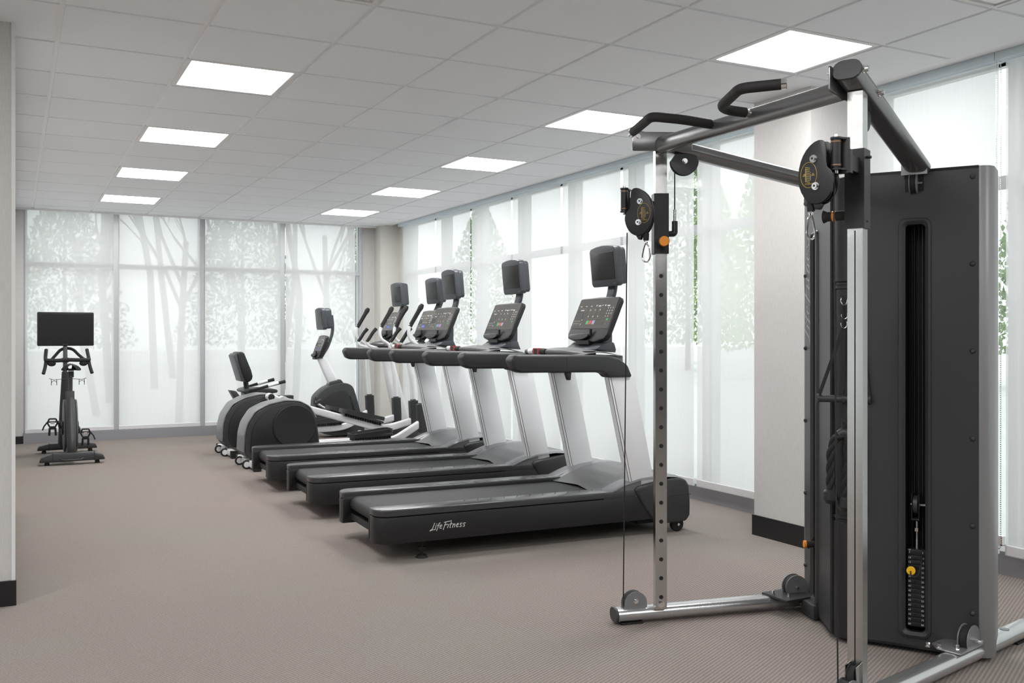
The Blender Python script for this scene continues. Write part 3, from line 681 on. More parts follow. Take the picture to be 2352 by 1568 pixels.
# ------------------------------------------------------------------ elliptical
def make_elliptical(label, loc, near_down):
    t = thing('elliptical_trainer', label, 'elliptical', loc, 0, 'elliptical trainers beyond the treadmills')
    out = [(.06, .075), (.012, .15), (.02, .31), (.045, .41), (.12, .525), (.24, .586), (.40, .618), (.53, .607), (.63, .552), (.69, .446), (.72, .278), (.732, .075)]
    m = MB(); m.prism(smooth_poly(out, 1), 1, -.15, .15, .014, 3); h = obj('rear_housing', m, CHAR, t)
    for s in (-1, 1):
        m = MB(); m.prism(smooth_poly([(a * .9 + .055, b * .9 + .025) for a, b in out], 1), 1, *sorted((s * .148, s * .168)), .004)
        obj('side_cover', m, BLACK, h)
        m = MB(); m.cyl((.475, s * .155, .38), (.475, s * .19, .38), .203, 48, bev=.006); obj('crank_disc', m, BLACK2, h)
        m = MB(); m.ring((.475, s * .168, .38), (1, 0, 0), (0, 0, 1), .212, .212, .0025, 48); obj('disc_trim', m, CHAR, h)
    m = MB(); Q = out[1:10]
    m.tube([(a - .004 if i < 4 else a, 0, b + .004) for i, (a, b) in enumerate(Q)], 1, rnd=.03, sec=rrect(-.15, -.006, .15, .008, .006), up=(0, 0, 1)); obj('top_spine', m, BAND, t, ang=50)
    # base
    m = MB(); m.tube([(.08, -.36, .045), (.08, .36, .045)], 1, sec=rrect(-.03, -.03, .03, .03, .012)); m.tube([(.08, 0, .055), (2.12, 0, .055)], 1, sec=rrect(-.04, -.035, .04, .035, .015))
    m.tube([(2.1, -.28, .045), (2.1, .28, .045)], 1, sec=rrect(-.03, -.03, .03, .03, .012)); m.tube([(.7, -.09, .06), (1.9, -.09, .06)], .035, 10); m.tube([(.7, .09, .06), (1.9, .09, .06)], .035, 10)
    obj('base_frame', m, WHITEM, t)
    for x in (.08, 2.1):
        for s in (-1, 1):
            yy = .36 if x < 1 else .28
            m = MB(); m.box((x, s * (yy + .015), .04), (.068, .05, .07), .015); obj('foot_cap', m, RUBBER, t)
    for s in (-1, 1):
        m = MB(); m.cyl((.03, s * .16 - .012, .042), (.03, s * .16 + .012, .042), .042, 24, bev=.005); w_ = obj('transport_wheel', m, RUBBER, t)
        m = MB(); m.cyl((.03, s * .16 - .014, .042), (.03, s * .16 + .014, .042), .027, 16); m.box((.055, s * .16, .06), (.06, .02, .03), .004); obj('hub', m, WHITEM, w_)
    # pedal arms
    for s in (-1, 1):
        down = near_down if s < 0 else not near_down
        y = s * .265
        if down: P = [(.40, .175), (.9, .185), (1.33, .195), (1.46, .215), (1.72, .363)]; ped = ((.98, .25), (1.40, .262)); joint = (1.735, .38); hub = (.42, .175)
        else: P = [(.47, .60), (.70, .51), (1.42, .295), (1.52, .275), (1.62, .285), (1.845, .34)]; ped = ((1.06, .455), (1.50, .325)); joint = (1.86, .38); hub = (.47, .60)
        m = MB(); m.tube([(a, y, b) for a, b in P], 1, rnd=.12, sec=rrect(-.032, -.035, .032, .035, .016), up=(0, 0, 1)); arm = obj('pedal_arm', m, WHITEM, t)
        m = MB(); m.cyl((hub[0], y - s * .06, hub[1]), (hub[0], y + s * .045, hub[1]), .04, 24); m.mi = 1; m.cyl((hub[0], y + s * .044, hub[1]), (hub[0], y + s * .052, hub[1]), .034, 24, bev=.003); obj('crank_hub', m, [WHITEM, BLACK], arm)
        (ax, az), (bx, bz) = ped; U = Vector((bx - ax, 0, bz - az)); Lp = U.length; U.normalize(); Wv = Vector((0, 1, 0)); N = U.cross(Wv)
        m = MB(); yp = y + s * .01; O = Vector((ax, yp, az)); up = Vector((-U.z, 0, U.x))
        m.plate(rrect(0, -.095, Lp, .095, .04), O + up * .012, U, Wv, .022, .004)
        for k in range(16): m.box(O + U * (.03 + k * (Lp - .06) / 15) + up * -.012, (.008, .15, .03), 0, rot=Matrix((U, Wv, up)).transposed().to_4x4())
        rim = rrect(.004, -.091, Lp - .004, .091, .04, 5)
        pts = [O + U * a + Wv * b for a, b in rim]; m.tube([p + up * (.035 if (p - O).dot(U) < Lp * .8 else .06) for p in pts + pts[:1]], 1, sec=[(a, b) for a, b in ((-.005, -.03), (.005, -.03), (.005, .008), (-.005, .008))], up=tuple(up), cap=False)
        m.mi = 1; m.plate(rrect(.03, -.07, Lp - .03, .07, .02), O + up * .0245, U, Wv, .003); obj('pedal', m, [CHAR, MARKD], t)
        # swing handle
        jx, jz = joint; tx = 1.70 if down else 1.77; ys = s * .30
        m = MB(); m.tube([(jx - .003, y, jz - .11), (jx - .003, y, jz + .0), (jx - .012, y, jz + .17)], 1, sec=rrect(-.043, -.045, .043, .045, .018), up=(1, 0, 0)); 
        m.cyl((jx - .012, y, jz + .165), (jx - .013, y, jz + .185), .034, 16, .028); boot = obj('joint_boot', m, CHAR, t)
        m = MB(); m.tube([(jx - .012, y, jz + .16), (jx - .03, y * 1.02, .8), (tx, ys, 1.10)], [.026, .025, .02], 14); m.tube([(tx, ys, 1.08), (tx - .015, ys, 1.14), (tx - .11, ys, 1.195), (tx - .125, ys, 1.27), (tx - .105, ys, 1.345)], .0165, 12, rnd=.05); hd = obj('moving_handle', m, SILVER, t)
        m = MB(); a = Vector((tx - .108, ys, 1.325)); b = Vector((tx + .025, ys, 1.545)); d = (b - a).normalized()
        m.tube([a, a + d * .05, b - d * .08, b - d * .03, b], [.021, .021, .022, .028, .018], 14); obj('grip', m, RUBBER, hd)
        m = MB(); m.tube([(1.80, s * .06, 1.08), (1.66, s * .13, 1.10), (1.555, s * .15, 1.13), (1.575, s * .15, 1.19)], .015, 10, rnd=.04); fx = obj('fixed_handle', m, SILVER, t)
        m = MB(); m.tube([(1.555, s * .15, 1.165), (1.62, s * .15, 1.265), (1.66, s * .15, 1.31)], [.019, .019, .021], 12); m.mi = 1; m.box((1.60, s * .15, 1.243), (.012, .03, .075), .004, rot=Euler((0, .6, 0))); obj('pulse_grip', m, [RUBBER, SILVER], fx)
    # mast
    m = MB(); m.prism([(1.74, 1.12), (1.86, 1.14), (2.15, .10), (1.97, .10)], 1, -.055, .055, .03, 4); obj('mast', m, WHITEM, t)
    m = MB(); m.prism(smooth_poly([(1.76, .06), (1.85, .22), (1.98, .27), (2.12, .2), (2.2, .06)], 2), 1, -.17, .17, .02); obj('front_cover', m, CHAR, t)
    m = MB(); m.ball((1.80, 0, 1.12), 1, (.16, .2, .055), 24); obj('accessory_tray', m, CHAR, t)
    console_unit(t, 1.80, 1.20, 1.93, 1.495, .18, 2)
    m = MB(); m.tube([(1.80, 0, 1.12), (1.90, 0, 1.30), (2.02, 0, 1.52), (2.06, 0, 1.62), (2.055, 0, 1.76)], 1, rnd=.06, sec=rrect(-.045, -.02, .045, .02, .01), up=(1, 0, 0)); obj('screen_bracket', m, SLATE, t)
    tv_unit(t, 1.945, 1.56, 1.828, .163, .1)
    return t
make_elliptical('nearer elliptical trainer with the full round crank disc in view', (1.88, 9.2, 0), True)
make_elliptical('farther elliptical trainer, its rear housing half behind the nearer one', (1.88, 10.24, 0), False)

# ------------------------------------------------------------------ recumbent bike (world x, centre y 11.4)
t = thing('recumbent_bike', 'recumbent exercise bike with black backrest seat by the far windows', 'exercise bike', (2.2, 11.42, 0))
def X(P): return [(a - 2.2, b) for a, b in P]
m = MB(); m.prism(smooth_poly(X([(3.20, .02), (3.20, .46), (3.24, .53), (3.36, .625), (3.55, .665), (3.66, .63), (3.70, .54), (3.82, .10), (3.82, .02)]), 2), 1, -.12, .12, .012); body = obj('drive_housing', m, CHAR, t)
m = MB(); m.prism(smooth_poly(X([(3.27, .05), (3.25, .42), (3.38, .53), (3.56, .58), (3.63, .5), (3.73, .08)]), 2), 1, -.132, -.118, .003); m.prism(X([(3.62, .5), (3.64, .49), (3.73, .2), (3.71, .2)]), 1, -.136, -.13); obj('side_panel', m, BLACK, body)
m = MB(); m.cyl((1.17, -.125, .32), (1.17, -.15, .32), .05, 20); m.tube([(1.17, -.16, .32), (1.0, -.16, .43)], .016, 10); obj('crank', m, CHROME, t)
m = MB(); m.box((1.0, -.21, .44), (.1, .09, .03), .008, rot=Euler((0, -.5, 0))); m.tube([(.95, -.25, .43), (.95, -.25, .5), (.98, -.16, .5), (1.02, -.16, .45)], .01, 8, rnd=.03); obj('pedal', m, CHAR, t)
m = MB(); m.tube([(1.17, .16, .32), (1.32, .16, .2)], .016, 10); m.box((1.34, .21, .2), (.1, .09, .03), .008); obj('pedal', m, CHAR, t)
m = MB(); m.prism(X([(3.25, .96), (3.37, .96), (3.54, .62), (3.40, .62)]), 1, -.035, .035, .02, 3); obj('console_mast', m, SILVER, t)
m = MB(); m.prism(X([(3.37, .60), (3.40, .67), (3.53, .70), (3.58, .64)]), 1, -.07, .07, .01); obj('mast_collar', m, CHAR, t)
m = MB(); m.b2((.0, -.05, .08), (1.2, .05, .16), .01); m.tube([(.1, -.3, .04), (.1, .3, .04)], .035, 12); m.tube([(1.55, -.3, .04), (1.55, .3, .04)], .035, 12); m.prism(X([(2.3, .1), (2.45, .1), (2.45, .5), (2.3, .5)]), 1, -.05, .05, .01); obj('base_frame', m, SILVER, t)
m = MB(); m.b2((.07, -.07, .47), (.75, .07, .52), .01); m.prism(X([(2.21, .60), (2.28, .59), (2.40, .42), (2.32, .40)]), 1, -.08, .08, .008); obj('seat_rail', m, CHAR, t)
m = MB(); m.prism(smooth_poly(X([(2.33, .60), (2.40, .625), (2.66, .615), (2.74, .60), (2.72, .555), (2.35, .56)]), 1), 1, -.2, .2, .018, 3); m.b2((.17, -.1, .5), (.5, .1, .565), .01); obj('seat_cushion', m, CHAR, t)
m = MB(); m.prism(smooth_poly(X([(2.26, 1.0), (2.30, 1.05), (2.35, 1.04), (2.37, .99), (2.455, .78), (2.44, .71), (2.39, .69), (2.35, .71)]), 1), 1, -.17, .17, .02, 3); m.tube([(.2, 0, .72), (.22, 0, .56)], .03, 10); obj('backrest', m, BLACK, t)
m = MB(); m.prism(X([(2.235, 1.0), (2.265, 1.03), (2.36, .71), (2.325, .70)]), 1, -.16, .16, .008); obj('backrest_shell', m, SLATE, t)
for s in (-1, 1):
    m = MB(); m.tube([(.2, s * .22, .60), (.28, s * .27, .62), (.44, s * .27, .66), (.60, s * .27, .70)], [.014, .015, .018, .02], 10, rnd=.05); m.mi = 1; m.tube([(.40, s * .27, .653), (.52, s * .27, .685)], .0205, 10); obj('side_handle', m, [RUBBER, SILVER], t)
console_unit(t, 3.22 - 2.2, .955, 3.33 - 2.2, 1.235, .16, 2)
m = MB(); m.tube([(1.10, 0, .96), (1.19, 0, 1.10), (1.245, 0, 1.26), (1.25, 0, 1.35), (1.235, 0, 1.48)], 1, rnd=.05, sec=rrect(-.03, -.014, .03, .014, .008), up=(1, 0, 0)); obj('screen_bracket', m, SLATE, t)
tv_unit(t, 1.075, 1.30, 1.565, .15, .13)

# ------------------------------------------------------------------ spin bike (faces +y)
t = thing('spin_bike', 'upright indoor cycling bike with a wide black screen at far left', 'exercise bike', (.49, 10.1, 0))
def stab(y, w0, w1, z, name):
    P = [(-w0, .03), (-w0 + .02, .075), (-w0 + .12, z), (w1 - .12, z), (w1 - .02, .085), (w1, .035)]
    m = MB(); m.prism(P, 1, y - .05, y + .05, .012); m.mi = 1; m.b2((-.17, y - .052, .03), (-.165, y + .052, z + .001)); m.b2((w1 - .1, y - .052, .03), (w1 - .095, y + .052, z + .001))
    o = obj(name, m, [CHAR, BLACK2], t)
    for x in (-w0 + .07, w1 - .07):
        m = MB(); m.cyl((x, y, 0), (x, y, .035), .024, 16, .018); obj('levelling_foot', m, RUBBER, o)
    return o
rs = stab(.05, .285, .295, .112, 'rear_stabilizer'); stab(1.1, .285, .30, .1, 'front_stabilizer')
m = MB(); m.tube([(-.1, -.005, .06), (-.08, -.03, .05), (.08, -.03, .05), (.1, -.005, .06)], .006, 8, rnd=.02); obj('lift_handle', m, CHAR, rs)
m = MB(); m.tube([(0, .08, .1), (0, 1.08, .09)], 1, sec=rrect(-.04, -.03, .04, .03, .01)); m.tube([(0, .1, .08), (-.0, .1, .2), (0, .25, .45), (0, .38, .60)], [.035, .04, .045, .04], 12, rnd=.1); m.tube([(-.04, .95, .1), (-.03, .9, .5), (-.02, .88, .86)], [.05, .045, .035], 12); m.tube([(0, .35, .5), (0, .9, .35)], .035, 10); obj('frame', m, CHAR, t)
m = MB(); m.cyl((-.03, .62, .33), (.045, .62, .33), .25, 40, bev=.02); obj('flywheel', m, BLACK2, t)
m = MB(); m.prism(smooth_poly([(.25, .2), (.3, .45), (.42, .58), (.6, .60), (.8, .52), (.88, .35), (.8, .15), (.55, .06), (.35, .1)], 2), 0, -.055, -.035, .005); m.prism(smooth_poly([(.25, .2), (.3, .45), (.42, .58), (.6, .60), (.8, .52), (.88, .35), (.8, .15), (.55, .06), (.35, .1)], 2), 0, .05, .068, .005); obj('flywheel_cover', m, SLATE, t)
m = MB(); m.cyl((-.075, .52, .31), (.085, .52, .31), .07, 24, bev=.008); obj('crank_housing', m, CHAR, t)
m = MB(); m.tube([(0, .36, .5), (0, .40, .68)], 1, sec=rrect(-.04, -.03, .04, .03, .012)); m.mi = 1; m.tube([(.005, .38, .6), (.008, .42, .87)], 1, sec=rrect(-.017, -.02, .017, .02, .006)); m.box((.01, .42, .85), (.05, .05, .06), .008); m.box((.01, .42, .895), (.05, .09, .02), .004); obj('seat_post', m, [CHAR, BLACK], t)
m = MB()
def sad(u, v):
    a = 2 * PI * v; yy = -.12 + .27 * u; w_ = .078 * (1 - u) ** .5 * min(1, u * 8 + .35) + .018; zz = .03 if u > .05 else .02
    return Vector((.008 + w_ * math.cos(a), .42 + yy, .925 + zz * math.sin(a) - .02 * math.sin(a * 2) * 0 - (.03 * abs(math.cos(a)) ** 2 * (1 - u))))
m.grid(sad, 16, 20); obj('saddle', m, RUBBER, t)
m = MB(); m.tube([(-.025, .88, .83), (-.02, .9, 1.0), (-.02, .95, 1.13), (-.02, .975, 1.32)], 1, sec=rrect(-.02, -.02, .02, .02, .008)); m.box((-.02, .9, .98), (.06, .06, .05), .01); obj('handlebar_post', m, CHAR, t)
m = MB(); zc = .98
m.tube([(-.21, .86, zc), (-.1, .86, zc - .005), (0, .86, zc + .005), (.1, .86, zc), (.21, .86, zc)], .02, 12, rnd=.05)
m.tube([(-.15, .9, zc + .005), (-.11, .97, zc + .05), (-.06, 1.0, zc + .11), (0, 1.0, zc + .125), (.06, 1.0, zc + .11), (.11, .97, zc + .05), (.16, .9, zc + .005)], .0155, 12, rnd=.05)
for s in (-1, 1):
    m.tube([(s * .205, .88, zc + .0), (s * .205, .98, zc + .03), (s * .195, 1.06, zc + .105)], .018, 10, rnd=.05)
    m.tube([(s * .2, .88, zc), (s * .21, .84, zc - .07), (s * .228, .80, zc - .135)], .0175, 10, rnd=.04)
    m.ball((s * .15, .87, zc - .035), 1, (.042, .03, .028), 14)
obj('handlebar', m, RUBBER, t)
m = MB(); m.plate(rrect(-.283, 1.127, .253, 1.478, .012), (0, .93, 0), (1, 0, 0), (0, 0, 1), .028, .004); m.box((-.02, .95, 1.3), (.16, .02, .16), .004); d_ = obj('display', m, BLACK, t)
m = MB(); m.b2((-.265, .914, 1.17), (.237, .9155, 1.458)); obj('screen', m, SCREEN, d_)
m = MB()
for k in range(3): m.b2((-.045 + k * .02, .914, 1.14), (-.032 + k * .02, .9155, 1.143))
obj('button_marks', m, MARKD, d_)
for s, z_, y_ in ((-1, .37, .45), (1, .24, .62)):
    m = MB(); m.tube([(s * .085, .52, .31), (s * .1, y_, z_ + .01)], .014, 10); ck = obj('crank_arm', m, SLATE, t)
    m = MB(); xc = s * .155; m.cyl((s * .1, y_, z_ + .01), (s * .19, y_, z_ + .01), .008, 8)
    m.tube([(xc - .045, y_, z_ - .0), (xc - .03, y_, z_ + .04), (xc + .03, y_, z_ + .04), (xc + .045, y_, z_), (xc + .025, y_, z_ - .04), (xc - .025, y_, z_ - .04), (xc - .045, y_, z_)], .008, 8, rnd=.008)
    m.box((xc, y_, z_ - .05), (.06, .02, .03), .004); m.tube([(xc - .025, y_, z_ - .05), (xc - .03, y_, z_ - .125)], .01, 8); m.tube([(xc + .025, y_, z_ - .05), (xc + .03, y_, z_ - .125)], .01, 8)
    m.tube([(xc + s * .045, y_, z_ + .01), (xc + s * .075, y_, z_ - .03), (xc + s * .09, y_, z_ - .07)], .007, 8); m.mi = 1; m.box((xc, y_, z_), (.035, .03, .022), .004)
    obj('pedal', m, [BLACK, CHROME], t)
m = MB()
for s in (-1, 1):
    xc = s * .13; m.tube([(s * .02, .82, .79), (xc - s * .04, .8, .785), (xc, .8, .78), (xc + s * .045, .8, .795)], .003, 6)
    m.tube([(xc - .025, .8, .785), (xc - .025, .8, .725)], .003, 6); m.tube([(xc + .025, .8, .785), (xc + .025, .8, .725)], .003, 6); m.ring((xc, .8, .745), (1, 0, 0), (0, 0, 1), .025, .025, .0025, 12, 0, PI, 6)
obj('bottle_holder', m, BLACK, t)

# ------------------------------------------------------------------ dual cable machine (world coordinates)
CM = thing('cable_machine', 'dual cable pulley gym with dark weight towers and pull-up handles', 'cable machine', (3.05, 2.86, 0))
bpy.context.view_layer.update()
def W(name, m, mats, parent=CM, **k): return obj(name, m, mats, parent, world=True, **k)
Z = Vector((0, 0, 1))
# towers: plan polygons. A apex side. T2 near (right), T1 far (left)
def unit(a): v = Vector(a); return v.normalized()
T2a, T2e = Vector((2.96, 2.88, 0)), unit((.29, -.445, 0)); T2n = Vector((T2e.y, -T2e.x, 0))      # outward (towards -x,-y)
T1a, T1e = Vector((2.96, 2.88, 0)), unit((.29, .445, 0)); T1n = Vector((-T1e.y, T1e.x, 0))
def tower(a, e, n, ustart, uend, ztop, pinc=YELLOW, pl=0.):
    # panel with slot opening built from strips so that the slot is really open
    u0, u1, zb, zt_ = .280, .352, .085, 1.68
    m = MB(); th = .012
    def slab(ua, ub, za, zz, d0=0., d1=th, bev=0):
        P = [(ua, za), (ub, za), (ub, zz), (ua, zz)]; m.plate(P, a - n * (d0 + d1) / 2 if 0 else a + n * (-(d0 + d1) / 2), e, Z, d1 - d0, bev)
    slab(ustart, u0, .02, ztop); slab(u1, uend - .02, .02, ztop); slab(u0, u1, .02, zb); slab(u0, u1, zt_, ztop)
    # side and rear walls
    c = [a + e * ustart, a + e * (uend - .03)]
    e0 = a + e * (uend - .02) - n * .0; side = -n
    back = a + e * (uend - .02) - n * .17; bi = a + e * (ustart + .06) - n * .17
    def vwall(p, q, t_=.01):
        d = (q - p); L_ = d.length; m.plate([(0, .02), (L_, .02), (L_, ztop), (0, ztop)], p, d, Z, t_)
    vwall(a + e * ustart - n * .005, bi); vwall(bi, back)
    P = [tuple((a + e * ustart).xy), tuple((a + e * (uend - .02)).xy), tuple(back.xy), tuple(bi.xy)]
    m.prism(P, 2, ztop - .012, ztop); m.prism(P, 2, .02, .03)
    m.mi = 1
    # dark lining of the weight well
    for ua in (u0 - .012, u1 + .0): m.plate([(ua, .05), (ua + .012, .05), (ua + .012, 1.72), (ua, 1.72)], a - n * .06, e, Z, .095)
    m.plate([(u0 - .03, .05), (u1 + .03, .05), (u1 + .03, 1.72), (u0 - .03, 1.72)], a - n * .115, e, Z, .01)
    m.plate([(u0 - .01, 1.685), (u1 + .01, 1.685), (u1 + .01, 1.69), (u0 - .01, 1.69)], a - n * .06, e, Z, .095)
    sh = W('tower_shroud', m, [SHROUD, DARK])
    # rounded outer edge trim
    m = MB(); q0 = a + e * (uend - .02) - n * .006
    path = [(0, 0), (.012, .002), (.026, -.004), (.036, -.02), (.045, -.05), (.05, -.165), (0, -.165)]
    P = [tuple((q0 + e * x_ + n * y_).xy) for x_, y_ in [(-.0, .006), (.012, .006), (.028, .0), (.042, -.012), (.052, -.034), (.058, -.16), (0, -.165)]]
    m.prism(P, 2, .02, ztop - .002, .002); W('outer_edge', m, SHROUDE, sh)
    # bezel
    m = MB(); o_, i_ = rrect(.253, .06, .375, 1.705, .03, 6), rrect(u0, zb, u1, zt_, .016, 6)
    def ringface(A, B, ha, hb):
        va = [m.bm.verts.new(a + e * x_ + Z * z_ + n * ha) for x_, z_ in A]; vb = [m.bm.verts.new(a + e * x_ + Z * z_ + n * hb) for x_, z_ in B]
        fs = []
        for k in range(len(A)):
            fs.append(m.bm.faces.new([va[k], va[(k + 1) % len(A)], vb[(k + 1) % len(A)], vb[k]]))
        m._fin(fs)
    o2 = rrect(.256, .063, .372, 1.702, .028, 6); i2 = rrect(u0 - .012, zb - .012, u1 + .012, zt_ + .012, .022, 6)
    ringface(o_, o2, .0, .008); ringface(o2, i2, .008, .012); ringface(i2, i_, .012, .0); ringface(i_, i_, .0, -.02)
    bmesh.ops.recalc_face_normals(m.bm, faces=m.bm.faces[:]); W('slot_bezel', m, SHROUD, sh, ang=25)
    for k in range(6):
        z_ = 1.851 - k * .333; m = MB(); p = a + e * .519 + Z * z_; m.ball(p, .0105, (1, 1, 1), 12); W('panel_screw', m, CHAR, sh)
    # guide rods, cable, weights
    m = MB()
    for uu in (.297, .335): m.cyl(a + e * uu - n * .075 + Z * .05, a + e * uu - n * .075 + Z * 1.7, .004, 8)
    m.mi = 1; m.cyl(a + e * .306 - n * .062 + Z * .62, a + e * .306 - n * .062 + Z * 1.72, .0022, 6); m.cyl(a + e * .322 - n * .062 + Z * .62, a + e * .322 - n * .062 + Z * 1.72, .0022, 6)
    W('guide_rods', m, [BLACK, RUBBER])
    for k in range(16):
        z1 = .405 - k * .0197 if k else .405; h = .0187
        if k == 0: z0, z1 = .378, .402
        else: z1 = .377 - (k - 1) * .0187; z0 = z1 - .0178
        m = MB(); m.plate([(.2835, z0), (.3495, z0), (.3495, z1), (.2835, z1)], a - n * .052, e, Z, .05, .001)
        m.mi = 1; f_ = a - n * .0266; zc = (z0 + z1) / 2
        m.cyl(f_ + e * .313 + Z * zc - n * .001, f_ + e * .313 + Z * zc + n * .0004, .0045, 12)
        m.mi = 2; lab = str(5 + 5 * k)
        ee, nn = (e, n)
        # text must read left to right seen from the front: right hand = Z x ... choose sign
        rt = Z.cross(n); 
        for uu in ((.292, .340)): m.text(lab, f_ + e * uu + Z * zc + n * .0008, rt, Z, .0105)
        if k == 0: m.text('LBS', f_ + e * .292 + Z * (zc + .009) + n * .0008, rt, Z, .006)
        W('weight_plate', m, [BLACK, DARK, MARK])
    m = MB(); m.cyl(a + e * .316 - n * .052 + Z * .40, a + e * .316 - n * .052 + Z * .44, .0085, 12); m.cyl(a + e * .316 - n * .052 + Z * .44, a + e * .316 - n * .052 + Z * .47, .0065, 12); m.cyl(a + e * .316 - n * .052 + Z * .47, a + e * .316 - n * .052 + Z * .483, .0125, 6); m.cyl(a + e * .316 - n * .052 + Z * .483, a + e * .316 - n * .052 + Z * .51, .0075, 12)
    W('lift_bolt', m, NICKEL)
    m = MB(); c = a + e * .313 - n * .052 + Z * .575
    for s in (-.013, .013): m.plate([(s - .001, -.055), (s + .001, -.055), (s + .001, .045), (s - .001, .045)], c, e, Z, .05)
    m.plate([(-.014, -.058), (.014, -.058), (.014, -.054), (-.014, -.054)], c, e, Z, .05); m.cyl(c - e * .008, c + e * .008, .036, 24); m.mi = 1; m.cyl(c + e * .013, c + e * .034, .006, 10); m.cyl(c - e * .013, c - e * .02, .004, 8)
    W('stack_pulley', m, [CHAR, CHROME])
    m = MB(); c = a - n * .02 + e * .303 + Z * .327; m.cyl(c, c + n * (.035 + pl), .013, 18, .015); m.mi = 1; m.cyl(c + n * (.035 + pl), c + n * (.048 + pl), .0165, 20, bev=.002); m.mi = 0
    m.tube([a - n * .02 + e * .338 + Z * .385, a + n * .01 + e * .338 + Z * .34, a + n * .03 + e * .325 + Z * .305, c + n * .05 - Z * .02, c + n * .05], .0028, 6, rnd=.02)
    W('selector_pin', m, [RUBBER, pinc])
    return sh
tower(T2a, T2e, T2n, .06, .56, 1.893)
tower(T1a, T1e, T1n, .03, .56, 1.893, ORANGE, .025)
# storage column between the towers
SC = Vector((3.04, 2.852, 0)); m = MB()
def cylz(m, r, z0, z1, bev=.004): m.cyl(SC + Z * z0, SC + Z * z1, r, 32, bev=bev)
cylz(m, .071, 1.46, 1.885); cylz(m, .071, .02, .49); cylz(m, .064, .44, 1.5); m.cyl(SC + Z * 1.432, SC + Z * 1.45, .071, 32, bev=.003); m.cyl(SC + Z * .50, SC + Z * .515, .071, 32, bev=.003)
sto = W('storage_column', m, BLACK)
vd = unit((-.69, -.72, 0)); vr = unit((.72, -.69, 0))   # towards viewer side, and to the right
pegs = []
for off, z_ in ((-.032, 1.395), (.03, 1.40), (-.032, .905), (.02, .90)):
    p = SC + vr * off + vd * .055 + Z * z_; m = MB(); m.cyl(p, p + vd * .05, .007, 12); m.cyl(p + vd * .05, p + vd * .056, .012, 12); W('storage_peg', m, RUBBER, sto); pegs.append(p + vd * .03)
# base bar behind
# legs
def leg(p0, p1, ends):
    m = MB(); m.tube([p0, p1], 1, sec=stadium(.085, .058), up=(0, 0, 1)); o = W('floor_leg', m, LEG)
    d = (Vector(p1) - Vector(p0)).normalized(); m = MB(); m.tube([Vector(p0) - d * .006, Vector(p0) + d * .004], [.97, 1], sec=stadium(.088, .061), up=(0, 0, 1)); W('end_cap', m, CHAR, o)
    m = MB(); q = Vector(p0) + d * .07; m.box((q.x, q.y, .005), (.1, .06, .01), .002, rot=Euler((0, 0, math.atan2(d.y, d.x)))); 
    q = Vector(p1) - d * .1; m.box((q.x, q.y, .005), (.1, .06, .01), .002, rot=Euler((0, 0, math.atan2(d.y, d.x)))); W('rubber_foot', m, RUBBER, o)
    return o
l1 = leg((2.30, 3.478, .04), (3.70, 3.20, .04), 1); l2 = leg((2.28, 2.235, .04), (3.72, 2.555, .04), 1)
def bolt(m, p, d, r=.009, L_=.012, seg=10):
    p = Vector(p); d = Vector(d).normalized(); m.cyl(p - d * .004, p + d * .001, r * 1.4, 16); m.cyl(p, p + d * L_, r, seg); 
# brackets where legs meet the towers
m = MB(); m.b2((3.02, 3.20, .068), (3.26, 3.36, .076), .002); m.prism([(3.12, 3.22), (3.2, 3.2), (3.17, 3.08), (3.08, 3.1)], 2, .01, .07, .004); br = W('tower_bracket', m, CHAR)
m = MB(); 
for p in ((3.05, 3.32), (3.08, 3.25)): bolt(m, (*p, .078), (0, 0, 1), .007, .012, 8)
for p in ((3.1, 3.262, .055), (3.16, 3.25, .03)): bolt(m, p, (-.2, -1, 0), .007, .012, 8)
W('bolt', m, CHROME, br)
m = MB(); m.plate([(-.10, -.06), (.12, -.06), (.12, .055), (.0, .07), (-.06, .07), (-.10, .03)], (3.17, 2.455, .073), (.975, .22, 0), (-.22, .975, 0), .006, .001); br = W('tower_bracket', m, LEG)
m = MB(); 
for a_, b_ in ((-.08, .04), (-.04, -.01), (.13, .0), (-.095, .075)):
    p = Vector((3.17, 2.445, .076)) + Vector((.975, .22, 0)) * a_ + Vector((-.22, .975, 0)) * b_; bolt(m, p, (0, 0, 1), .008, .014, 8)
W('bolt', m, CHROME, br)
m = MB(); p = Vector((3.52, 2.51, .069)); m.cyl(p, p + Z * .0015, .018, 24); W('hole_plug', m, GREYPUL, l2)
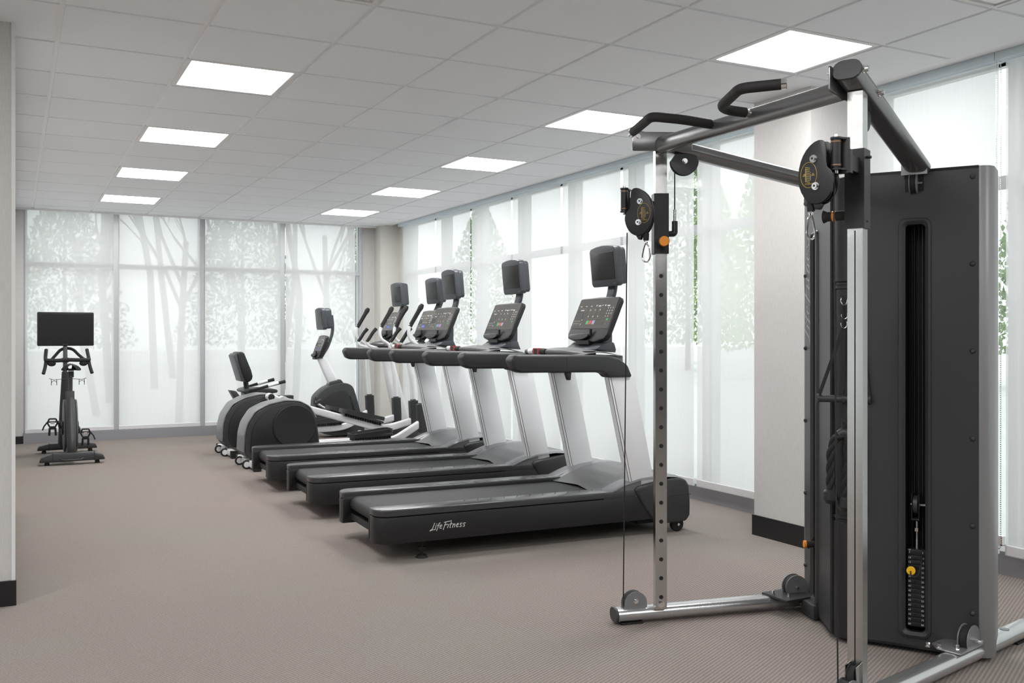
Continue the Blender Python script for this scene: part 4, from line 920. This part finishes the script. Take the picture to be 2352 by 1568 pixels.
# columns
C1 = Vector((2.49, 3.41, 0)); C2 = Vector((2.474, 2.295, 0))
f1, i1 = Vector((-.905, .425, 0)), Vector((-.425, -.905, 0))     # front, inner direction of far column
f2, i2 = Vector((-.905, -.425, 0)), Vector((-.425, .905, 0))
def frameM(c, f, i): return Matrix.Translation(c) @ Matrix((f, i, Z)).transposed().to_4x4()
for c, f, i, nm in ((C1, f1, i1, 0), (C2, f2, i2, 1)):
    M = Matrix((f, i, Z)).transposed().to_4x4(); rt = Matrix((f, i if f.cross(i).z > 0 else -i, Z)).transposed().to_4x4()
    m = MB(); m.box(c + Z * (.062 + 2.047) / 2, (.05, .05, 2.047 - .062), .004, rot=rt)
    m.mi = 1
    for k in range(22):
        z_ = .115 + k * .0815
        if z_ > 2.0 or (1.58 < z_ < 1.87): continue
        p = c + i * .0252 + Z * z_; m.cyl(p - i * .001, p + i * .0004, .009, 14); p = c + i * .0252 + Z * z_
    if nm: m.box(c + f * .0253 + Z * .86, (.0015, .0035, 1.46), 0, rot=rt)
    m.mi = 2
    if nm == 0: bolt(m, c + i * .026 + Z * .085, i, .011, .012, 12)
    up_ = W('upright_column', m, [NICKEL, DARK, CHROME])
    # carriage
    m = MB(); m.box(c + Z * 1.727, (.064, .064, .26), .003, rot=rt); m.box(c + f * .08 + Z * 1.80, (.1, .036, .05), .003, rot=rt)
    m.box(c + f * .135 + Z * 1.80, (.02, .05, .075), .006, rot=rt); m.cyl(c - i * .034 + Z * 1.83, c - i * .045 + Z * 1.83, .005, 10)
    m.mi = 1; m.box(c - i * .0325 + Z * 1.83, (.008, .003, .006), rot=rt); m.box(c - i * .0325 + Z * 1.62, (.008, .003, .006), rot=rt)
    car = W('pulley_carriage', m, [BLACK, DARK])
    # plunger knob
    zk = 1.645; m = MB(); m.cyl(c + i * .03 + Z * zk, c + i * .07 + Z * zk, .0165, 20); m.mi = 1; m.cyl(c + i * .07 + Z * zk, c + i * .082 + Z * zk, .0175, 20); m.mi = 0
    if nm: m.cyl(c + i * .082 + Z * zk, c + i * .1 + Z * zk, .0165, 20); m.cyl(c + i * .1 + Z * zk, c + i * .112 + Z * zk, .0165, 20, .022, )
    else: m.mi = 1; m.cyl(c + i * .082 + Z * zk, c + i * .094 + Z * zk, .0215, 24, bev=.002); m.mi = 0; m.cyl(c + i * .078 + Z * zk, c + i * .09 + Z * zk, .0235, 24)
    W('pull_knob', m, [RUBBER, ORANGE], car)
    # elbow fitting and cable going up on the inner side
    e0 = c + i * .032 + f * .0; m = MB(); q = c - f * .064
    m.tube([c - f * .03 + Z * 1.685, q + Z * 1.685, q + Z * 1.74], .013, 10, rnd=.01); W('cable_elbow', m, BLACK, car)
    m = MB(); m.cyl(q + Z * 1.735, q + Z * 1.79, .0065, 12); m.mi = 1; m.cyl(q + Z * 1.78, q + Z * 2.0, .0026, 8); W('lift_cable', m, [NICKEL, RUBBER])
    # swivel head
    if nm: B = Vector((2.318, 2.243, 1.822)); wd = unit((-.888, .46, 0)); ang_ = R(-44)
    else: B = Vector((2.335, 3.415, 1.822)); wd = unit((.888, -.46, 0)); ang_ = R(-24)
    wd = (Matrix.Rotation(ang_, 3, 'Z') @ wd) if nm else (Matrix.Rotation(ang_, 3, 'Z') @ wd)
    nd = wd.cross(Z); cam_dir = (Vector((0, 0, 1.25)) - B); cam_dir.z = 0
    if nd.dot(cam_dir) < 0: nd = -nd
    HO = [(.013, .022), (.02, .044), (.045, .047), (.075, .028), (.098, -.006), (.109, -.05), (.108, -.09), (.095, -.125), (.07, -.15), (.046, -.158), (.02, -.15), (.0, -.128), (-.012, -.095), (-.012, -.07), (-.002, -.052), (.013, -.04)]
    HO = smooth_poly(HO, 1)
    m = MB()
    for s in (-.019, .019): m.plate(HO, B + nd * (s + .012), wd, Z, .004, .001)
    m.mi = 0
    for q_ in ((.055, -.015, .036), (.048, -.105, .046)):
        p = B + nd * .012 + wd * q_[0] + Z * q_[1]; m.cyl(p - nd * .013, p + nd * .013, q_[2], 28); m.cyl(p - nd * .013, p - nd * .008, q_[2] + .006, 28); m.cyl(p + nd * .008, p + nd * .013, q_[2] + .006, 28)
    m.plate([(.035, -.155), (.06, -.155), (.055, -.172), (.045, -.172)], B + nd * .012, wd, Z, .03, .002)
    hd = W('swivel_head', m, BLACK); bo = .004 if nm else .024
    m = MB()
    for q_ in ((.055, -.012), (.048, -.1)): p = B + nd * .033 + wd * q_[0] + Z * q_[1]; m.mi = 0; m.cyl(p, p + nd * .004, .0125, 20); m.cyl(p + nd * .004, p + nd * .012, .0085, 16); m.mi = 1; m.cyl(p + nd * .0119, p + nd * .0124, .004, 6)
    W('head_bolt', m, [CHROME, DARK], hd)
    # safety decal
    cr_ = nd.cross(Z) * -1; 
    rgt = Z.cross(nd)
    dp = B + nd * .0336 + wd * .072 + Z * -.062; m = MB()
    m.ring(dp, rgt, Z, .0275, .041, .0007, 36, ts=4)
    z_ = [[(-.006 + .0, .026), (-.001, .022)]] 
    m.strokes([[(-.4, .9 - k * .2), (.1, .78 - k * .2)] for k in range(9)], dp, rgt, Z, .028, .0015, .0006)
    for s in (-1, 1): m.strokes([[(s * .62 - .2, -.12), (s * .62, .2), (s * .62 + .2, -.12), (s * .62 - .2, -.12)], [(s * .62, .08), (s * .62, -.08)]], dp, rgt, Z, .024, .0008, .0006)
    m.text('12"(30cm)', dp + Z * -.0285 + nd * .0003, rgt, Z, .0065, .0004)
    m.mi = 1; m.strokes([[(-.42, .85), (-.42, -.8)], [(.25, .1), (.25, -.7)], [(.22, .32), (.28, .32)]], dp, rgt, Z, .024, .0028, .0005)
    W('safety_decal', m, [YELP, MARKD], hd)
    # barrel and clevis
    m = MB(); m.cyl(B - Z * .042 - wd * bo, B + Z * .045 - wd * bo, .016, 24); m.mi = 1
    for zz in (-.036, .038): m.cyl(B + Z * (zz - .001) - wd * bo, B + Z * (zz + .002) - wd * bo, .0168, 24)
    m.mi = 2; m.cyl(B + Z * .045 - wd * bo, B + Z * .062 - wd * bo, .007, 12); m.cyl(B - Z * .062 - wd * bo, B - Z * .042 - wd * bo, .008, 12)
    W('pivot_barrel', m, [BLACK, BRONZE, CHROME], hd)
    br_ = c + f * .14 + Z * 1.822; m = MB()
    for zz in (-.048, .05): 
        a0 = B + Z * zz - wd * bo; m.cyl(a0 - Z * .003, a0 + Z * .003, .018, 20); d_ = (br_ + Z * zz) - a0; L_ = d_.length + .01; d_.normalize(); sd = d_.cross(Z)
        m.plate([(0, -.015), (L_, -.015), (L_, .015), (0, .015)], a0, d_, sd, .006)
    a0 = br_ - Z * .05; m.box(br_ + Z * .001, (.012, .04, .104), .004, rot=rt); W('clevis', m, BLACK, car)
    # stopper, carabiner, cable down
    m = MB(); p = B + nd * .012 + wd * (.075 if nm else .075) + Z * -.152
    m.cyl(p + Z * .006, p - Z * .024, .0135, 16, .012); st = W('cable_stopper', m, RUBBER)
    m = MB(); q = p - Z * .03; m.ring(q, wd, Z, .006, .008, .0024, 16)
    wa = wd if nm == 0 else (wd * .35 + nd * .9).normalized()
    H_ = .085; pts = [q - Z * .004, q + wa * .012 - Z * .02, q + wa * .0185 - Z * .062, q + wa * .012 - Z * .08, q - Z * .086, q - wa * .012 - Z * .08, q - wa * .0175 - Z * .062, q - wa * .008 - Z * .02, q - Z * .004]
    m.tube(pts, .0034, 8, rnd=.008); W('carabiner', m, CHROME)
    bp_ = c + f * .1; bp_ = Vector((bp_.x, bp_.y, .11))
    lp = Vector((2.388, 3.46, .085)) if nm == 0 else Vector((2.385, 2.258, .085))
    top = B + nd * .012 + wd * (-.008) + Z * -.14 if nm == 0 else B + nd * .012 - wd * .002 + Z * -.06
    ld = unit((-.98, .195, 0)) if nm == 0 else unit((-.976, -.217, 0))
    m = MB(); m.tube([top, lp + ld * (.05) + Z * .02], .0026, 8); W('drop_cable', m, RUBBER)
    # floor pulley with half round covers
    m = MB(); sd = ld.cross(Z); HC_ = [(.052 * math.cos(a_), .052 * math.sin(a_)) for a_ in [PI * k / 16 for k in range(17)]] + [(-.052, -.02), (.052, -.02)]
    for s in (-.02, .02): m.plate(HC_, lp + sd * s, ld, Z, .003)
    m.mi = 1; m.cyl(lp - sd * .015, lp + sd * .015, .046, 28); m.mi = 2; bolt(m, lp + sd * -.022 + Z * .012, -sd, .008, .01, 12); bolt(m, lp + sd * .022 + Z * .012, sd, .008, .01, 12)
    W('floor_pulley', m, [GREYPUL, RUBBER, CHROME])
# second floor pulley on the front of near column
m = MB(); p = C2 + f2 * .045 + Z * .125; m.cyl(p - i2 * .012, p + i2 * .012, .04, 28); m.cyl(p - i2 * .012, p - i2 * .009, .046, 28); m.cyl(p + i2 * .009, p + i2 * .012, .046, 28); m.mi = 1; m.box(p - i2 * .018, (.05, .003, .09), rot=Matrix((f2, -i2, Z)).transposed().to_4x4()); m.box(p + i2 * .018, (.05, .003, .09), rot=Matrix((f2, -i2, Z)).transposed().to_4x4()); W('column_pulley', m, [RUBBER, NICKEL])
# top beams
def beam(c, f, zc, zend, L_):
    p0 = c + f * .10 + Z * (zc + .022); p1 = c - f * L_ + Z * zend
    m = MB(); m.tube([p0, p1], 1, sec=stadium(.092, .062), up=(0, 0, 1)); o = W('top_beam', m, FRAME)
    d = (p1 - p0).normalized(); m = MB(); m.tube([p0 - d * .008, p0 + d * .002], 1, sec=stadium(.096, .066), up=(0, 0, 1)); W('end_cap', m, CHAR, o); return o
tb1 = beam(C1, f1, 2.078, 1.90, .72); tb2 = beam(C2, f2, 2.078, 1.90, .74)
# pull-up bar and its plates
b0, b1 = Vector((2.462, 3.37, 2.062)), Vector((2.452, 2.335, 2.062))
m = MB(); m.tube([b0, b1], 1, sec=[(b_, a_) for a_, b_ in stadium(.068, .046)], up=(0, 0, 1)); pb = W('pull_up_bar', m, FRAME)
for c, f, i in ((C1, f1, i1), (C2, f2, i2)):
    m = MB(); q = c + i * .049 + Z * 2.075; m.plate(rrect(-.13, -.04, .13, .042, .008), q, f, Z, .006, .001); W('mounting_plate', m, FRAME, pb)
    m = MB()
    for s, zz in ((.105, .022), (-.105, -.0)): bolt(m, q + i * .003 + f * s + Z * zz, i, .0085, .008, 12); bolt(m, c - i * .046 + f * s * .8 + Z * (2.078 + s * .2), -i, .0095, .016, 12)
    W('plate_bolt', m, CHROME, pb)
def grip(pts, ends):
    m = MB(); m.tube(pts, .0125, 14, rnd=.03); g = W('pull_up_handle', m, CHROME)
    P = [Vector(p) for p in pts]; P[0] = P[0].lerp(P[1], ends); P[-1] = P[-1].lerp(P[-2], .12)
    e1_ = Vector(pts[-1]); e0_ = e1_.lerp(Vector(pts[-2]), .14); m = MB(); m.cyl(e0_, e1_, .0172, 20, bev=.002); W('end_cap', m, CHROME, g)
    m = MB(); m.tube(P, .0185, 16, rnd=.035); W('foam_grip', m, RUBBER, g)
grip([(2.45, 3.0, 2.075), (2.30, 3.0, 2.08), (2.172, 3.03, 2.085), (2.295, 3.345, 2.09)], .12)
grip([(2.45, 2.78, 2.075), (2.34, 2.795, 2.08), (2.285, 2.755, 2.08), (2.178, 2.53, 2.08), (2.288, 2.425, 2.085)], .25)
# upper guide pulleys under beams
for c, f, i, s_ in ((C1, f1, i1, 1), (C2, f2, i2, 1)):
    q = c - f * .10 + i * .022 + Z * 1.995; sd = i; m = MB()
    HC_ = [(.06 * math.cos(a_), .06 * math.sin(a_)) for a_ in [PI + PI * k / 18 for k in range(19)]] + [(.04, .03), (-.04, .03)]
    for s in (-.016, .016): m.plate(HC_, q + i * s, f, Z, .003)
    m.mi = 1; m.cyl(q - i * .012, q + i * .012, .05, 28); m.mi = 2; bolt(m, q + i * .018, i, .0085, .01, 12)
    W('upper_pulley', m, [DARKPUL, RUBBER, CHROME])
# pulleys where the beams and legs reach the towers
for a, e, n, l in ((T2a, T2e, T2n, 0), (T1a, T1e, T1n, 1)):
    p = a + e * .313 + Z * 1.84 - n * .0; ax = e
    m = MB(); m.plate([(-.034, -.03), (.034, -.03), (.034, .05), (-.034, .05)], a + e * .313 + Z * 1.838 + n * .0005, e, Z, .003); m.mi = 1
    m.cyl(p - e * .012 + n * .005, p + e * .008 + n * .005, .038, 28); m.mi = 2; m.cyl(p + e * .009 + n * .005, p + e * .013 + n * .005, .042, 28); m.cyl(p - e * .016 + n * .005, p - e * .013 + n * .005, .042, 28); m.mi = 3; m.cyl(p + e * .013 + n * .01, p + e * .03 + n * .01, .005, 10)
    m.mi = 4; m.plate([(-.045, .03), (.05, .03), (.05, .075), (-.045, .075)], p + n * .03, e, Z, .004)
    W('tower_top_pulley', m, [DARK, RUBBER, GREYPUL, CHROME, FRAME])
for p, ax in ((Vector((3.20, 2.43, .10)), unit((.24, -.97, 0))), (Vector((3.16, 3.30, .10)), unit((.24, .97, 0)))):
    m = MB(); m.cyl(p - ax * .012, p + ax * .012, .05, 30); m.mi = 1; m.cyl(p - ax * .02, p - ax * .016, .054, 30); m.cyl(p + ax * .016, p + ax * .02, .054, 30); m.mi = 2; m.cyl(p + ax * .02 + Z * .0, p + ax * .05, .008, 12); m.cyl(p - ax * .035, p - ax * .02, .005, 10)
    W('tower_floor_pulley', m, [RUBBER, GREYPUL, CHROME])
# knob and script logo on the far tower
m = MB(); m.strokes(SCRIPT, T1a + T1e * .43 + T1n * .0006 + Z * 1.22, Z, T1e * -1 if 0 else T1e, .104, .010, .0012, .12, 1.08); W('logo', m, GREYPUL)

# accessories hanging on the storage column
def cable_handle(peg, gz, off, label):
    t = thing('stirrup_strap', label, 'gym handle', tuple(peg), 0, 'stirrup handles hanging on the cable machine')
    bpy.context.view_layer.update()
    m = MB(); m.ring(peg - Z * .012, vr, Z, .012, .016, .0026, 18); m.ring(peg - Z * .07 + vr * .002, vr, Z, .0115, .014, .0024, 16, PI * .9, 2.2 * PI); m.ring(peg - Z * .105, vr, Z, .0115, .016, .0024, 16, PI * .9, 2.2 * PI); obj('steel_rings', m, NICKEL, t, world=True)
    c = peg + vr * off + Z * (gz - peg.z); hw = .048; a, b = c - vr * hw, c + vr * hw
    m = MB(); tp = peg - Z * .03; m.tube([tp, peg - Z * .12], 1, sec=rrect(-.008, -.0012, .008, .0012, .001)); s0 = peg - Z * .11
    for q in (a, b):
        d = (q - s0); m.tube([s0, q], 1, sec=[(x_, y_) for x_, y_ in rrect(-.007, -.0015, .007, .0015, .001)], up=tuple(vd))
    obj('strap', m, RUBBER, t, world=True)
    m = MB(); m.cyl(a, b, .0145, 18); 
    for q in (a, b): m.cyl(q - vr * .004, q + vr * .004, .0205, 20)
    m.tube([a, b], .006, 8); obj('grip_tube', m, CHAR, t, world=True)
cable_handle(pegs[0], .99, -.052, 'black stirrup handle on strap, left of the pair on the storage column')
cable_handle(pegs[1], .99, -.016, 'black stirrup handle on strap, half behind the chrome upright')
t = thing('triceps_rope', 'black twisted rope with two bulb ends hanging on the storage column', 'gym rope', tuple(pegs[2]), 0)
bpy.context.view_layer.update()
p = pegs[2]; m = MB()
twist_rope(m, [p + vr * .0 - Z * .055, p - vr * .035 - Z * .075, p - vr * .05 - Z * .13, p - vr * .052 - Z * .29]); twist_rope(m, [p - Z * .055, p + vr * .016 - Z * .09, p + vr * .012 + vd * .01 - Z * .2, p + vr * .004 + vd * .012 - Z * .31])
obj('rope', m, RUBBER, t, world=True)
m = MB(); m.tube([p + Z * .006, p - Z * .03], 1, sec=rrect(-.014, -.003, .014, .003, .001)); m.tube([p - vr * .02 - Z * .06, p - Z * .045, p + vr * .018 - Z * .062], .018, 12, rnd=.02); obj('rope_hanger', m, CHAR, t, world=True)
for q in (p - vr * .052 - Z * .30, p + vr * .004 + vd * .012 - Z * .325):
    m = MB(); m.tube([q + Z * .02, q + Z * .012, q - Z * .02, q - Z * .036, q - Z * .04], [.02, .027, .03, .02, .006], 18); obj('bulb_end', m, BLACK, t, world=True)
t = thing('ankle_strap', 'black nylon strap with a brass clip beside the twisted rope', 'gym strap', tuple(pegs[3]), 0)
bpy.context.view_layer.update()
p = pegs[3] + vr * .018; m = MB(); m.tube([pegs[3] , p - Z * .03, p - Z * .16, p - vr * .012 - Z * .26, p - Z * .34], 1, rnd=.03, sec=rrect(-.013, -.0025, .013, .0025, .001), up=tuple(vd)); m.tube([p - vr * .02 - Z * .12, p - vr * .006 - Z * .2], .009, 10); obj('webbing', m, RUBBER, t, world=True)
m = MB(); m.ring(p - Z * .36, vr, Z, .012, .022, .003, 16); obj('clip', m, BRONZE, t, world=True)
